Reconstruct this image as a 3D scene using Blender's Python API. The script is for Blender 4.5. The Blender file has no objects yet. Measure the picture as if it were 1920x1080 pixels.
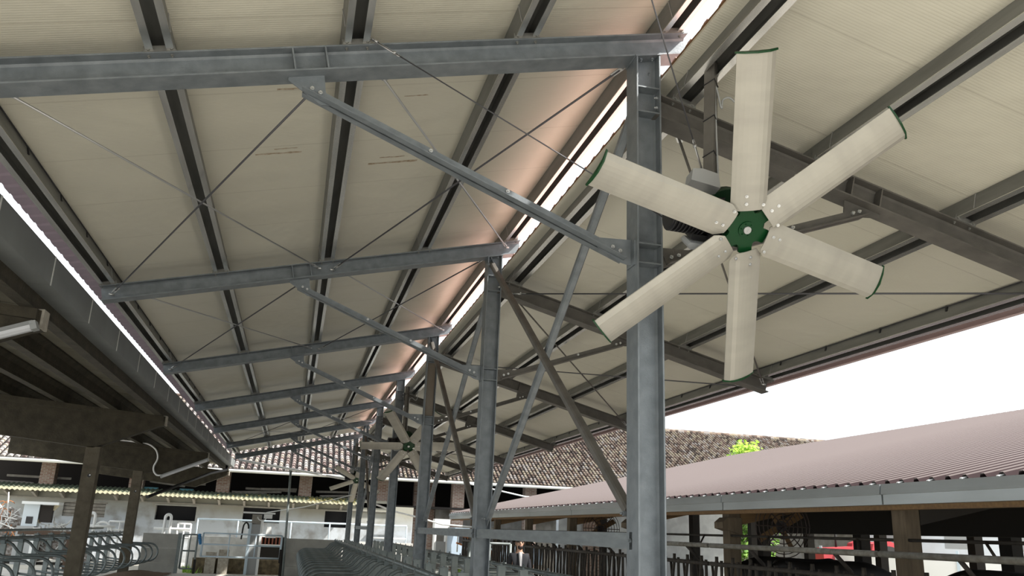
import bpy, math, random
from mathutils import Vector as V, Matrix
random.seed(7)
SC = bpy.context.scene
C = SC.collection
H = 1.7                      # camera height over the barn floor; the script works relative to the camera, roots are lifted by H at the end
PI = math.pi

# ------------------------------------------------------------------ mesh helper
class MB:
    def __init__(s): s.v = []; s.f = []; s.s = []
    def add(s, vs, fs, smooth=False):
        b = len(s.v); s.v += [tuple(v) for v in vs]; s.f += [[i + b for i in f] for f in fs]; s.s += [smooth] * len(fs); return s
    def box(s, x0, x1, y0, y1, z0, z1):
        return s.add([(x, y, z) for x in (x0, x1) for y in (y0, y1) for z in (z0, z1)],
                     [[0, 1, 3, 2], [4, 6, 7, 5], [0, 4, 5, 1], [2, 3, 7, 6], [0, 2, 6, 4], [1, 5, 7, 3]])
    def obox(s, c, a, b, d):
        c, a, b, d = V(c), V(a), V(b), V(d)
        return s.add([c + i * a + j * b + k * d for i in (-1, 1) for j in (-1, 1) for k in (-1, 1)],
                     [[0, 1, 3, 2], [4, 6, 7, 5], [0, 4, 5, 1], [2, 3, 7, 6], [0, 2, 6, 4], [1, 5, 7, 3]])
    def bar(s, p, q, w, h, up=(0, 0, 1)):
        p, q = V(p), V(q); d = (q - p); n = d.normalized(); side = n.cross(V(up))
        if side.length < 1e-4: side = n.cross(V((0, 1, 0)))
        side.normalize(); u = side.cross(n).normalized()
        return s.obox((p + q) / 2, d / 2, side * w / 2, u * h / 2)
    def prism(s, poly, o, u, v, d):
        o, u, v, d = V(o), V(u), V(v), V(d); n = len(poly)
        vs = [o + u * a + v * b for a, b in poly]; vs += [p + d for p in vs]
        return s.add(vs, [list(range(n - 1, -1, -1)), list(range(n, 2 * n))] + [[i, (i + 1) % n, (i + 1) % n + n, i + n] for i in range(n)])
    def cyl(s, p, q, r, n=10, r2=None, smooth=True):
        p, q = V(p), V(q); r2 = r if r2 is None else r2; d = (q - p).normalized()
        a = d.orthogonal().normalized(); b = d.cross(a)
        vs = [p + r * (math.cos(t) * a + math.sin(t) * b) for t in [2 * PI * i / n for i in range(n)]]
        vs += [q + r2 * (math.cos(t) * a + math.sin(t) * b) for t in [2 * PI * i / n for i in range(n)]]
        s.add(vs, [[i, (i + 1) % n, (i + 1) % n + n, i + n] for i in range(n)], smooth)
        b0 = len(s.v) - 2 * n
        s.f += [[b0 + i for i in range(n - 1, -1, -1)], [b0 + n + i for i in range(n)]]; s.s += [False, False]; return s
    def tube(s, pts, r, n=8, caps=True):
        pts = [V(p) for p in pts]; m = len(pts); vs = []; a = None
        for i, p in enumerate(pts):
            d = (pts[min(i + 1, m - 1)] - pts[max(i - 1, 0)]).normalized()
            a = d.orthogonal().normalized() if a is None else (a - d * a.dot(d)).normalized()
            b = d.cross(a)
            vs += [p + r * (math.cos(2 * PI * k / n) * a + math.sin(2 * PI * k / n) * b) for k in range(n)]
        fs = [[i * n + k, i * n + (k + 1) % n, (i + 1) * n + (k + 1) % n, (i + 1) * n + k] for i in range(m - 1) for k in range(n)]
        s.add(vs, fs, True); b0 = len(s.v) - m * n
        if caps: s.f += [[b0 + k for k in range(n - 1, -1, -1)], [b0 + (m - 1) * n + k for k in range(n)]]; s.s += [False, False]
        return s
    def loft(s, rings, smooth=True):
        n = len(rings[0]); vs = [p for r in rings for p in r]; m = len(rings)
        s.add(vs, [[i * n + k, i * n + (k + 1) % n, (i + 1) * n + (k + 1) % n, (i + 1) * n + k] for i in range(m - 1) for k in range(n)], smooth)
        b0 = len(s.v) - m * n
        s.f += [[b0 + k for k in range(n - 1, -1, -1)], [b0 + (m - 1) * n + k for k in range(n)]]; s.s += [smooth, smooth]; return s
    def hexbolt(s, p, d, r=.013, h=.012):
        p, d = V(p), V(d).normalized(); return s.cyl(p, p + d * h, r, 6, smooth=False).cyl(p + d * h, p + d * h * 1.9, r * .5, 8)
    def build(s, name, m, parent=None, world=True):
        me = bpy.data.meshes.new(name); o = bpy.data.objects.new(name, me); C.objects.link(o)
        off = V((0, 0, 0))
        if parent is not None:
            o.parent = parent
            if world:
                r = parent
                while r is not None: off += r.location; r = r.parent
        me.from_pydata([(v[0] - off.x, v[1] - off.y, v[2] - off.z) for v in s.v], [], s.f)
        me.polygons.foreach_set('use_smooth', s.s); me.materials.append(m); me.update()
        return o

def smooth(pts, k=6):
    pts = [V(p) for p in pts]; out = []
    for i in range(len(pts) - 1):
        a, b, c, d = pts[max(i - 1, 0)], pts[i], pts[i + 1], pts[min(i + 2, len(pts) - 1)]
        for j in range(k):
            t = j / k; out.append(.5 * ((2 * b) + (c - a) * t + (2 * a - 5 * b + 4 * c - d) * t * t + (3 * b - a - 3 * c + d) * t ** 3))
    return out + [pts[-1]]
def tag(o, label=None, cat=None, group=None, kind=None):
    if label: o['label'] = label
    if cat: o['category'] = cat
    if group: o['group'] = group
    if kind: o['kind'] = kind
    return o
def empty(name, loc, label=None, cat=None, group=None, kind='thing'):
    o = bpy.data.objects.new(name, None); C.objects.link(o); o.location = loc; o.empty_display_size = .1
    return tag(o, label, cat, group, kind)
def copy_tree(o, parent=None):
    c = o.copy(); C.objects.link(c)
    if parent is not None: c.parent = parent
    for ch in list(o.children):
        if ch.name in C.objects: copy_tree(ch, c)
    return c
def dup(o, loc, label):
    c = copy_tree(o); c.location = loc; c['label'] = label; return c
ORD = ['first', 'second', 'third', 'fourth', 'fifth', 'sixth', 'seventh', 'eighth', 'ninth', 'tenth', 'eleventh', 'twelfth', 'thirteenth', 'fourteenth', 'fifteenth',
       'sixteenth', 'seventeenth', 'eighteenth', 'nineteenth', 'twentieth', 'twenty-first', 'twenty-second', 'twenty-third', 'twenty-fourth', 'twenty-fifth', 'twenty-sixth', 'twenty-seventh', 'twenty-eighth']
def struct(name, mb, m): return tag(mb.build(name, m), kind='structure')

# ------------------------------------------------------------------ materials
def mat(name, col, rough=.6, metal=0., col2=None, scale=6., lo=.35, hi=.65, stretch=(1, 1, 1), bump=0., bscale=40., detail=4., spec=.5):
    m = bpy.data.materials.new(name); m.use_nodes = True; nt = m.node_tree; b = nt.nodes['Principled BSDF']
    b.inputs['Roughness'].default_value = rough; b.inputs['Metallic'].default_value = metal; b.inputs['Specular IOR Level'].default_value = spec
    b.inputs['Base Color'].default_value = (*col, 1)
    if col2 or bump:
        tc = nt.nodes.new('ShaderNodeTexCoord'); mp = nt.nodes.new('ShaderNodeMapping'); mp.inputs['Scale'].default_value = stretch
        nt.links.new(tc.outputs['Object'], mp.inputs[0])
    if col2:
        n = nt.nodes.new('ShaderNodeTexNoise'); n.inputs['Scale'].default_value = scale; n.inputs['Detail'].default_value = detail
        r = nt.nodes.new('ShaderNodeValToRGB'); r.color_ramp.elements[0].position = lo; r.color_ramp.elements[1].position = hi
        r.color_ramp.elements[0].color = (*col, 1); r.color_ramp.elements[1].color = (*col2, 1)
        nt.links.new(mp.outputs[0], n.inputs['Vector']); nt.links.new(n.outputs[0], r.inputs[0]); nt.links.new(r.outputs[0], b.inputs['Base Color'])
    if bump:
        n2 = nt.nodes.new('ShaderNodeTexNoise'); n2.inputs['Scale'].default_value = bscale; n2.inputs['Detail'].default_value = 3
        bp = nt.nodes.new('ShaderNodeBump'); bp.inputs['Strength'].default_value = bump; bp.inputs['Distance'].default_value = .02
        nt.links.new(mp.outputs[0], n2.inputs['Vector']); nt.links.new(n2.outputs[0], bp.inputs['Height']); nt.links.new(bp.outputs[0], b.inputs['Normal'])
    return m
def nodes(m): return m.node_tree.nodes, m.node_tree.links, m.node_tree.nodes['Principled BSDF']
def math_node(nt, op, a, b=None):
    n = nt.nodes.new('ShaderNodeMath'); n.operation = op
    for i, x in enumerate((a, b)):
        if x is None: continue
        if isinstance(x, (int, float)): n.inputs[i].default_value = x
        else: nt.links.new(x, n.inputs[i])
    return n.outputs[0]

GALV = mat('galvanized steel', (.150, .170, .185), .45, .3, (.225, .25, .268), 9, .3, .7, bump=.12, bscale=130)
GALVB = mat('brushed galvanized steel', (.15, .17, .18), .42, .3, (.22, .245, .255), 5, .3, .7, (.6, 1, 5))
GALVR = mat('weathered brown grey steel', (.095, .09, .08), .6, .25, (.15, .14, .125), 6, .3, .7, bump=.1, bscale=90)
RUST = mat('rust tinted web', (.16, .12, .08), .7, .2, (.24, .22, .19), 3, .35, .7, (1, 1, .3))
PURL = mat('zinc coated purlin', (.20, .20, .185), .5, .25, (.145, .145, .135), 5, .35, .7, (3, .4, 3))  # same steel as the lips; shade on the webs put into the colour
LIP = mat('lit zinc lip', (.74, .74, .72), .26, .92, (.58, .58, .565), 4, .35, .7, (3, .3, 3))  # same steel as the channel; light caught by the lips put into the colour
ROD = mat('zinc rod', (.45, .45, .45), .35, .7)
DARKROD = mat('dark steel rod', (.10, .10, .11), .45, .5)
BOLT = mat('zinc bolt', (.65, .66, .66), .3, .8)
BLADE = mat('brushed aluminium blade', (.42, .40, .345), .38, .15, (.37, .35, .305), 3, .3, .7, (4, .5, 4))
GREEN = mat('green hub paint', (.001, .045, .010), .35, 0, spec=.4)
BLACK = mat('black plastic', (.012, .012, .014), .45)
GREYBOX = mat('grey plastic box', (.34, .35, .35), .4)
WHITEPL = mat('white enamel', (.80, .81, .80), .45)
LAMP = mat('opal lamp diffuser', (.62, .63, .66), .3)
PALEBLUE = mat('pale blue galvanised rail', (.55, .66, .74), .5, .1)
GUTTER = mat('charcoal cladding', (.225, .24, .235), .5, .1, (.19, .20, .198), 2)
JOINT = mat('pale joint strip', (.72, .73, .70), .4, .1)
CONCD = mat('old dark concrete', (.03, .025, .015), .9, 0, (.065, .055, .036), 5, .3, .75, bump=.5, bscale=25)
CONCP = mat('old concrete post', (.075, .062, .042), .9, 0, (.14, .12, .085), 5, .3, .75, bump=.4, bscale=30)
CONCB = mat('bare block concrete end', (.45, .42, .36), .9, 0, (.30, .27, .22), 12, .35, .7, bump=.3, bscale=30)
OLDSHEET = mat('old fibre sheet', (.22, .20, .15), .9, 0, (.30, .28, .22), 2, .3, .7)
CONCW = mat('precast concrete panel', (.30, .30, .27), .85, 0, (.39, .385, .35), 3, .3, .7, bump=.2, bscale=40)
FLOORM = mat('barn floor concrete', (.64, .61, .56), .9, 0, (.54, .515, .47), 1.2, .3, .7)
GROUNDM = mat('sunlit dusty yard', (.58, .55, .48), .95, 0, (.47, .44, .37), .6, .3, .7)
BED = mat('brown bedding', (.10, .06, .035), .95, 0, (.18, .12, .07), 20, .3, .7, bump=.8, bscale=30)
STALL = mat('galvanised stall tube', (.11, .135, .135), .42, .4, (.17, .195, .195), 8)
STALLP = mat('galvanised stall post', (.24, .27, .265), .5, .3, (.19, .22, .215), 10)
STUCCO = mat('weathered pale stucco', (.42, .455, .49), .95, 0, (.25, .25, .245), 2.2, .45, .72, bump=.2, bscale=12, detail=8)
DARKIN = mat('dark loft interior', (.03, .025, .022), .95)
WOOD = mat('brown roof timber', (.20, .12, .05), .8, 0, (.13, .075, .035), 4, .3, .7, (1, 6, 6))
GREYWOOD = mat('grey weathered lumber', (.24, .22, .19), .85, 0, (.34, .32, .28), 6, .3, .7)
ORANGE = mat('rusty orange wire', (.55, .20, .05), .8, 0, (.35, .12, .04), 10)
SCRAPW = mat('pale scrap metal', (.62, .62, .60), .5, .3)
CREAM = mat('cream painted board', (.72, .62, .42), .7)
BROWNB = mat('brown board', (.10, .065, .045), .85)
BLUE = mat('blue jacket cloth', (.06, .25, .50), .8)
RED = mat('red tractor paint', (.42, .04, .05), .45)
RUBBER = mat('dark rubber', (.02, .02, .02), .8)
FENCE = mat('dark weathered fence steel', (.02, .017, .015), .65, .3, (.045, .038, .03), 10)
FENCEG = mat('grey fence pipe', (.20, .20, .18), .6, .3, (.13, .12, .10), 12)
POSTW = mat('weathered brown post', (.085, .065, .043), .9, 0, (.135, .105, .07), 5, .3, .7, (4, 4, .6), bump=.3, bscale=30)
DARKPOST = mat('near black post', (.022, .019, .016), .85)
SOFFIT = mat('brown lath soffit', (.24, .16, .07), .85, 0, (.16, .10, .045), 3, .3, .7, (6, .6, 6))
LEAF = mat('fresh green leaves', (.26, .50, .03), .6, 0, (.45, .62, .06), 3)
LEAFD = mat('mid green leaves', (.10, .26, .03), .6, 0, (.22, .40, .06), 3)
BARK = mat('grey bark', (.14, .10, .07), .9)
GRASS = mat('bright yard grass', (.22, .45, .05), .8, 0, (.40, .55, .10), 8)
MOSS = mat('yellow dry moss', (.26, .20, .05), .9, 0, (.16, .15, .05), 8)
SKIN = mat('skin', (.50, .30, .21), .55)
JACKET = mat('black jacket', (.012, .013, .018), .8)
SHIRT = mat('pale grey shirt', (.50, .50, .52), .8)
TROUS = mat('dark trousers', (.02, .022, .03), .85)
HAIR = mat('dark brown hair', (.02, .012, .008), .6)
COWM = mat('black cow coat', (.012, .011, .011), .55)
GLASS = mat('dark window opening', (.01, .01, .012), .9)
SKYWIN = mat('light grey shutter', (.13, .12, .09), .8)
REDMETAL = mat('faded red brick grill', (.32, .11, .07), .85)
RUBBLE = mat('brown rubble stone', (.22, .17, .10), .95, 0, (.10, .08, .05), 6, .35, .65, bump=.8, bscale=8)
ROOFRED = mat('faded red brown sheet with lit crests', (.054, .037, .039), .85, .0, (.045, .031, .033), 1.2, .3, .7, spec=.06)
_nt = ROOFRED.node_tree; _N, _L, _b = nodes(ROOFRED)      # sunlit look of the rib crests painted in as paler stripes
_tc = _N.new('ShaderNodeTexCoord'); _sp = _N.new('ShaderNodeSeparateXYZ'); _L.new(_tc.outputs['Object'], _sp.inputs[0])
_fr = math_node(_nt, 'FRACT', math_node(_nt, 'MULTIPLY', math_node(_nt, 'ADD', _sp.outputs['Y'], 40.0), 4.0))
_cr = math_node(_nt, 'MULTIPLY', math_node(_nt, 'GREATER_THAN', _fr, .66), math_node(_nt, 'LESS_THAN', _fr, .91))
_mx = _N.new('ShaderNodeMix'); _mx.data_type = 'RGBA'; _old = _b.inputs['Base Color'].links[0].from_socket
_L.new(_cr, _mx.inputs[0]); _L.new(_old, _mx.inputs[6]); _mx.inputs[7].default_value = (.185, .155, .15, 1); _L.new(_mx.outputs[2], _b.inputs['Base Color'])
ROOFNEW = mat('new red sheet', (.68, .43, .37), .6)
MAUVE = mat('sheet underside with mauve light tint', (.56, .46, .54), .55, .1)  # red-brown sheet; purple tint of the reflected light put into the colour
PINKEAVE = mat('pinkish sheet underside', (.62, .48, .47), .5)
FELT = mat('orange brown cut edge', (.17, .085, .035), .9)
VENTGUARD = mat('dark wire guard', (.05, .035, .03), .6, .4)
BLUEGREY = mat('blue grey vehicle paint', (.45, .55, .65), .4)
YELLOW = mat('yellow sign paint', (.85, .65, .05), .5)

def panel_mat(name, col, seam):
    m = mat(name, col, .38, 0, spec=.4); nt = m.node_tree; N, Lk, b = nodes(m)
    tc = N.new('ShaderNodeTexCoord'); sp = N.new('ShaderNodeSeparateXYZ'); Lk.new(tc.outputs['Object'], sp.inputs[0])
    y = sp.outputs['Y']
    w = math_node(nt, 'SINE', math_node(nt, 'MULTIPLY', y, 2 * PI / .05))
    w2 = math_node(nt, 'POWER', math_node(nt, 'ABSOLUTE', w), .5)
    fr = math_node(nt, 'FRACT', math_node(nt, 'MULTIPLY', y, 1.0))
    isj = math_node(nt, 'LESS_THAN', fr, .010)
    no = N.new('ShaderNodeTexNoise'); no.inputs['Scale'].default_value = 1.3; Lk.new(tc.outputs['Object'], no.inputs['Vector'])
    r = N.new('ShaderNodeValToRGB'); r.color_ramp.elements[0].color = (*[c * .93 for c in col], 1); r.color_ramp.elements[1].color = (*[min(1, c * 1.05) for c in col], 1)
    Lk.new(no.outputs[0], r.inputs[0])
    mx = N.new('ShaderNodeMix'); mx.data_type = 'RGBA'; Lk.new(isj, mx.inputs[0]); Lk.new(r.outputs[0], mx.inputs[6]); mx.inputs[7].default_value = (*seam, 1)
    Lk.new(mx.outputs[2], b.inputs['Base Color'])
    h = math_node(nt, 'ADD', math_node(nt, 'MULTIPLY', w2, .25), math_node(nt, 'MULTIPLY', isj, -1.0))
    no2 = N.new('ShaderNodeTexNoise'); no2.inputs['Scale'].default_value = 2.2; Lk.new(tc.outputs['Object'], no2.inputs['Vector'])
    h2 = math_node(nt, 'ADD', h, math_node(nt, 'MULTIPLY', no2.outputs[0], 6.0))
    bp = N.new('ShaderNodeBump'); bp.inputs['Strength'].default_value = 1.0; bp.inputs['Distance'].default_value = .0045
    Lk.new(h2, bp.inputs['Height']); Lk.new(bp.outputs[0], b.inputs['Normal'])
    return m
PANEL = panel_mat('cream sandwich panel', (.60, .575, .48), (.50, .47, .39))

def brick_mat(name, c1, c2, mortar):
    m = mat(name, c1, .95); nt = m.node_tree; N, Lk, b = nodes(m)
    tc = N.new('ShaderNodeTexCoord'); sp = N.new('ShaderNodeSeparateXYZ'); Lk.new(tc.outputs['Object'], sp.inputs[0])
    cb = N.new('ShaderNodeCombineXYZ'); Lk.new(math_node(nt, 'ADD', sp.outputs['X'], sp.outputs['Y']), cb.inputs[0]); Lk.new(sp.outputs['Z'], cb.inputs[1])
    br = N.new('ShaderNodeTexBrick'); Lk.new(cb.outputs[0], br.inputs['Vector']); br.inputs['Scale'].default_value = 1
    br.inputs['Color1'].default_value = (*c1, 1); br.inputs['Color2'].default_value = (*c2, 1); br.inputs['Mortar'].default_value = (*mortar, 1)
    br.inputs['Brick Width'].default_value = .24; br.inputs['Row Height'].default_value = .072; br.inputs['Mortar Size'].default_value = .012
    Lk.new(br.outputs[0], b.inputs['Base Color']); return m
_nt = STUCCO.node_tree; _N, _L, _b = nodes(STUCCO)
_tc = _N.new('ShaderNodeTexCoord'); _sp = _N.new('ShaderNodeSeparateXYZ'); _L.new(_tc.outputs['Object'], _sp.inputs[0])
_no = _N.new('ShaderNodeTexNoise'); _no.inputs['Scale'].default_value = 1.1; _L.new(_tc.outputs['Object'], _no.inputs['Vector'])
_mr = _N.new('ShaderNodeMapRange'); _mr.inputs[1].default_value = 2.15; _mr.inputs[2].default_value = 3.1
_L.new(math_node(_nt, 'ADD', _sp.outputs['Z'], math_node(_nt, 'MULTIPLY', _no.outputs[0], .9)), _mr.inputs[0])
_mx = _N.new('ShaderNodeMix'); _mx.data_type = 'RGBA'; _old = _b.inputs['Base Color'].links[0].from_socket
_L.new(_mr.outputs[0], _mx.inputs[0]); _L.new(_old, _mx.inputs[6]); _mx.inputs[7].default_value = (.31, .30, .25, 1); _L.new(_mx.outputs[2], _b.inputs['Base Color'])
BRICK = brick_mat('old brick', (.24, .12, .085), (.36, .25, .20), (.42, .39, .34))

def tile_mat(name, sx, sy, cols):
    m = mat(name, cols[0], .9); nt = m.node_tree; N, Lk, b = nodes(m)
    tc = N.new('ShaderNodeTexCoord'); mp = N.new('ShaderNodeVectorMath'); mp.operation = 'MULTIPLY'; mp.inputs[1].default_value = (1 / sx, 1 / sy, 0)
    fl = N.new('ShaderNodeVectorMath'); fl.operation = 'FLOOR'; Lk.new(tc.outputs['Object'], mp.inputs[0]); Lk.new(mp.outputs[0], fl.inputs[0])
    wn = N.new('ShaderNodeTexWhiteNoise'); Lk.new(fl.outputs[0], wn.inputs['Vector'])
    r = N.new('ShaderNodeValToRGB'); r.color_ramp.interpolation = 'CONSTANT'; el = r.color_ramp.elements
    el[0].color = (*cols[0], 1); el[0].position = 0; el[1].color = (*cols[1], 1); el[1].position = 1 / len(cols)
    for i, c in enumerate(cols[2:], 2): e = el.new(i / len(cols)); e.color = (*c, 1)
    Lk.new(wn.outputs['Value'], r.inputs[0])
    no = N.new('ShaderNodeTexNoise'); no.inputs['Scale'].default_value = 7; Lk.new(tc.outputs['Object'], no.inputs['Vector'])
    mx = N.new('ShaderNodeMix'); mx.data_type = 'RGBA'; mx.blend_type = 'MULTIPLY'; mx.inputs[0].default_value = .45
    Lk.new(r.outputs[0], mx.inputs[6]); Lk.new(no.outputs[0], mx.inputs[7]); Lk.new(mx.outputs[2], b.inputs['Base Color']); return m
TC = [(.38, .335, .31), (.48, .45, .42), (.26, .19, .17), (.33, .26, .24), (.43, .375, .31), (.17, .12, .11), (.43, .40, .385)]
TC2 = [(.22, .165, .125), (.30, .25, .20), (.12, .08, .06), (.18, .125, .10), (.28, .235, .17), (.07, .05, .04), (.29, .26, .24)]
TILEA = tile_mat('pale curved clay tile', .285, .26, TC)
TILEB = tile_mat('brown curved clay tile', .2, .26, TC2)
TILEBASE = mat('dark tile channel', (.018, .014, .013), .95)

# ------------------------------------------------------------------ ground
struct('ground', MB().box(-70, 90, -40, 110, -2.05, -1.85), GROUNDM)
struct('floor', MB().box(-14, 4.62, -6, 31.0, -1.849, -1.7), FLOORM)

# ------------------------------------------------------------------ the new shed: roof planes
SL, SR = .237, -.264
def LT(x): return 2.539 + SL * (x + 2.444)       # top of a left rafter
def RT(x): return 3.146 + SR * (x - 2.325)       # top of a right rafter
PH = .15                                         # purlin height
def nrm(s): return V((-s, 0, 1)).normalized()
def slab(x0, x1, zf, s, y0, y1, o0, o1):
    n = nrm(s)
    a, b = V((x0, 0, zf(x0))), V((x1, 0, zf(x1)))
    pts = [a + n * o0, b + n * o0, b + n * o1, a + n * o1]
    return MB().prism([(p.x, p.z) for p in pts], (0, y0, 0), (1, 0, 0), (0, 0, 1), (0, y1 - y0, 0))
YR0, YR1 = .3, 35.6
struct('ceiling_left', slab(-2.43, 2.555, LT, SL, YR0, YR1, PH, PH + .045), PANEL)
cl_ = bpy.data.objects['ceiling_left']; STAIN = mat('brown glue stain', (.30, .22, .14), .8, 0, (.48, .42, .33), 25)
_n = nrm(SL); _u = V((1, 0, SL)).normalized()
for (sx, sy, w_, h_) in ((-.42, 7.15, .20, .018), (-.36, 7.06, .10, .012), (.62, 7.55, .24, .022), (.60, 7.42, .12, .012), (-.30, 5.98, .12, .014), (.66, 6.2, .10, .010)):
    c_ = V((sx, sy, LT(sx))) + _n * (PH - .0012); mb = MB(); r_ = random.Random(int(sy * 100)); k_ = 9
    top = [c_ + _u * w_ * (i / (k_ - 1) - .5) * 2 + V((0, h_ * r_.uniform(.4, 1.3), 0)) for i in range(k_)]; bot = [c_ + _u * w_ * (i / (k_ - 1) - .5) * 2 - V((0, h_ * r_.uniform(.3, 1.2), 0)) for i in range(k_)]
    mb.add([p for ab in zip(top, bot) for p in ab] + [p + _n * .0015 for ab in zip(top, bot) for p in ab], [[2 * i, 2 * i + 1, 2 * i + 3, 2 * i + 2] for i in range(k_ - 1)] + [[18 + 2 * i, 18 + 2 * i + 2, 18 + 2 * i + 3, 18 + 2 * i + 1] for i in range(k_ - 1)])
    mb.build('glue_stain', STAIN, cl_)
struct('ceiling_right', slab(2.30, 6.18, RT, SR, YR0, YR1, PH, PH + .045), PANEL)
def corrugated(x0, x1, zf, s, y0, y1, off, per=.25, amp=.035, th=.006, prof='trap'):
    mb = MB(); n = nrm(s); rows = []
    y = y0
    while y < y1:
        for f, h in ((0, 0), (.56, 0), (.68, 1), (.88, 1)): rows.append((y + f * per, h * amp))
        y += per
    a, b = V((x0, 0, zf(x0))), V((x1, 0, zf(x1)))
    vs, fs = [], []
    for (yy, h) in rows:
        for p in (a, b):
            for t in (0, th): q = p + n * (off + h + t); vs.append((q.x, yy, q.z))
    for i in range(len(rows) - 1):
        k = i * 4; j = k + 4
        fs += [[k + 1, k + 3, j + 3, j + 1], [k, j, j + 2, k + 2], [k, k + 1, j + 1, j], [k + 2, j + 2, j + 3, k + 3]]
    fs += [[0, 2, 3, 1], [len(vs) - 4, len(vs) - 3, len(vs) - 1, len(vs) - 2]]
    return mb.add(vs, fs)
struct('trim_1', corrugated(-2.44, 2.56, LT, SL, YR0, YR1, PH + .047), ROOFNEW)
struct('trim_2', corrugated(2.30, 6.19, RT, SR, YR0, YR1, PH + .047), ROOFNEW)
struct('trim_3', corrugated(-2.645, -2.435, LT, SL, YR0, YR1, PH + .038, amp=.014), MAUVE)
struct('trim_4', corrugated(6.185, 6.42, RT, SR, YR0, YR1, PH + .038, amp=.035), PINKEAVE)
struct('trim_7', MB().box(6.413, 6.42, YR0, YR1, RT(6.42) + .085, RT(6.42) + .205).box(6.37, 6.413, YR0, YR1, RT(6.42) + .085, RT(6.42) + .091), PINKEAVE)
# jagged cut edge of insulation at the ridge of the right roof
eb = MB(); y = YR0; nr_ = nrm(SR); e0 = V((2.30, 0, RT(2.30))) + nr_ * PH
while y < YR1:
    w = .25; X0, Z0 = e0.x, e0.z
    front = [(y, .030), (y + w, .030), (y + w, .048), (y + w * .92, .066), (y + w * .70, .055), (y, .050)]
    vs = [(X0 + h * nr_.x - .004, yy, Z0 + h * nr_.z) for yy, h in front] + [(X0 + h * nr_.x + .012, yy, Z0 + h * nr_.z) for yy, h in front]
    eb.add(vs, [[0, 1, 2, 3, 4, 5], [11, 10, 9, 8, 7, 6]] + [[k, k + 6, (k + 1) % 6 + 6, (k + 1) % 6] for k in range(6)]); y += w
struct('trim_5', eb, FELT)

# purlins: cold formed channels, mouth downwards
def purlin(x, zf, s, label, fasteners=False):
    n = nrm(s); u = V((1, 0, s)).normalized(); w = .085; c = V((x, 0, zf(x) + .006))
    root = empty('roof_purlin', (x, 18, zf(x)), label, 'purlin', 'purlins under the two new roof slopes')
    y0, L = YR0, YR1 - YR0
    T = .006
    prof = [(-w, T), (-w + T, T), (-w + T, PH - .016), (w - T, PH - .016), (w - T, T), (w, T), (w, PH - .010), (-w, PH - .010)]
    MB().prism(prof, c + V((0, y0, 0)), u, n, (0, L, 0)).build('channel', PURL, root)
    for sd in (-1, 1):
        MB().prism([(sd * w, 0), (sd * (w - .046), 0), (sd * (w - .046), T), (sd * w, T)][::sd], c + V((0, y0, 0)), u, n, (0, L, 0)).build('lip', LIP, root)
    if fasteners:
        sd = -1 if s < 0 else 1
        f = MB(); yy = y0 + .4
        while yy < YR1:
            q = c + u * sd * (w + .006) + n * (PH - .04) + V((0, yy, 0)); f.obox(q, u * .006, V((0, .012, 0)), n * .03); yy += 1.0
        f.tube([c + u * sd * (w + .012) + n * (PH - .022) + V((0, t, 0)) for t in (y0, YR1)], .006, 6).build('fixing_strip', BLACK, root)
    # splice sleeves over every rafter
    for k in range(7):
        yy = 5.21 + 5 * k
        for sd in (-1, 1):
            MB().obox(c + u * sd * (w + .004) + n * (PH * .5) + V((0, yy - .28, 0)), u * .002, V((0, .004, 0)), n * PH * .44).build('splice_pin', ROD, root)
    return root
for x, nm in zip((-2.34, -1.125, .09, 1.275, 2.41), ('galvanised purlin along the low eave beside the charcoal box gutter', 'second galvanised purlin up from the box gutter on the new shed roof',
        'galvanised purlin running over the middle knee brace plates of the new roof', 'galvanised purlin next below the open ridge slot, on the gutter slope',
        'purlin at the open ridge slot with pinkish lit lips')):
    purlin(x, LT, SL, nm, x < -2)
for x, nm in zip((2.49, 3.65, 4.87, 6.09), ('topmost purlin of the slope falling to the red barn, beside the steel posts', 'second purlin down from the posts on the slope facing the red barn',
        'third purlin down from the posts on the slope facing the red barn', 'eave purlin of the slope facing the red barn, against the white sky')):
    purlin(x, RT, SR, nm, x > 6)

# rafters: wide flange section
def hprof(h, b, tf=.0115, tw=.008, r=.014):
    x = b / 2; y = h / 2; t = tw / 2
    half = [(-x, -y), (x, -y), (x, -y + tf), (t + r, -y + tf), (t, -y + tf + r), (t, y - tf - r), (t + r, y - tf), (x, y - tf), (x, y), (-x, y), (-x, y - tf), (-t - r, y - tf), (-t, y - tf - r), (-t, -y + tf + r), (-t - r, -y + tf), (-x, -y + tf)]
    return half
HB = .178
def rafter(x0, x1, zf, s, k, name, stiff, purl, metal, label, group):
    yc = 5.21 + 5 * k; n = nrm(s); u = V((1, 0, s)).normalized()
    root = empty(name, (x0, yc, zf(x0)), label, 'rafter', group)
    p0 = V((x0, yc, zf(x0))) - n * HB / 2; p1 = V((x1, yc, zf(x1))) - n * HB / 2
    MB().prism(hprof(HB, .18), p0, (0, 1, 0), n, p1 - p0).build('rafter_section', metal, root)
    for sx in stiff:
        q = V((sx, yc, zf(sx))) - n * HB / 2
        st = MB()
        for sd in (-1, 1): st.obox(q + V((0, sd * .047, 0)), u * .005, V((0, .043, 0)), n * (HB / 2 - .0115))
        st.build('stiffener_plate', metal, root)
    for px in purl:
        q = V((px, yc, zf(px)))
        cl = MB().obox(q + n * .004, u * .10, V((0, .09, 0)), n * .004).obox(q + n * .016 + V((0, -.092, 0)), u * .095, V((0, .004, 0)), n * .02)
        for d in (-.07, .07):
            cl.hexbolt(q + u * d + V((0, -.097, .012)), (0, -1, 0), .012, .012); cl.hexbolt(q + u * d - n * .0115 + V((0, -.06, 0)), -n, .011, .01)
        cl.build('purlin_clip', PURL, root)
    for ex in (x0, x1):
        pass
    return root
LPX = (-2.33, -1.125, .09, 1.275, 2.41); RPX = (2.49, 3.65, 4.87, 6.09)
NB = 7
near = 'nearest the camera by the big fan'
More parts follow.
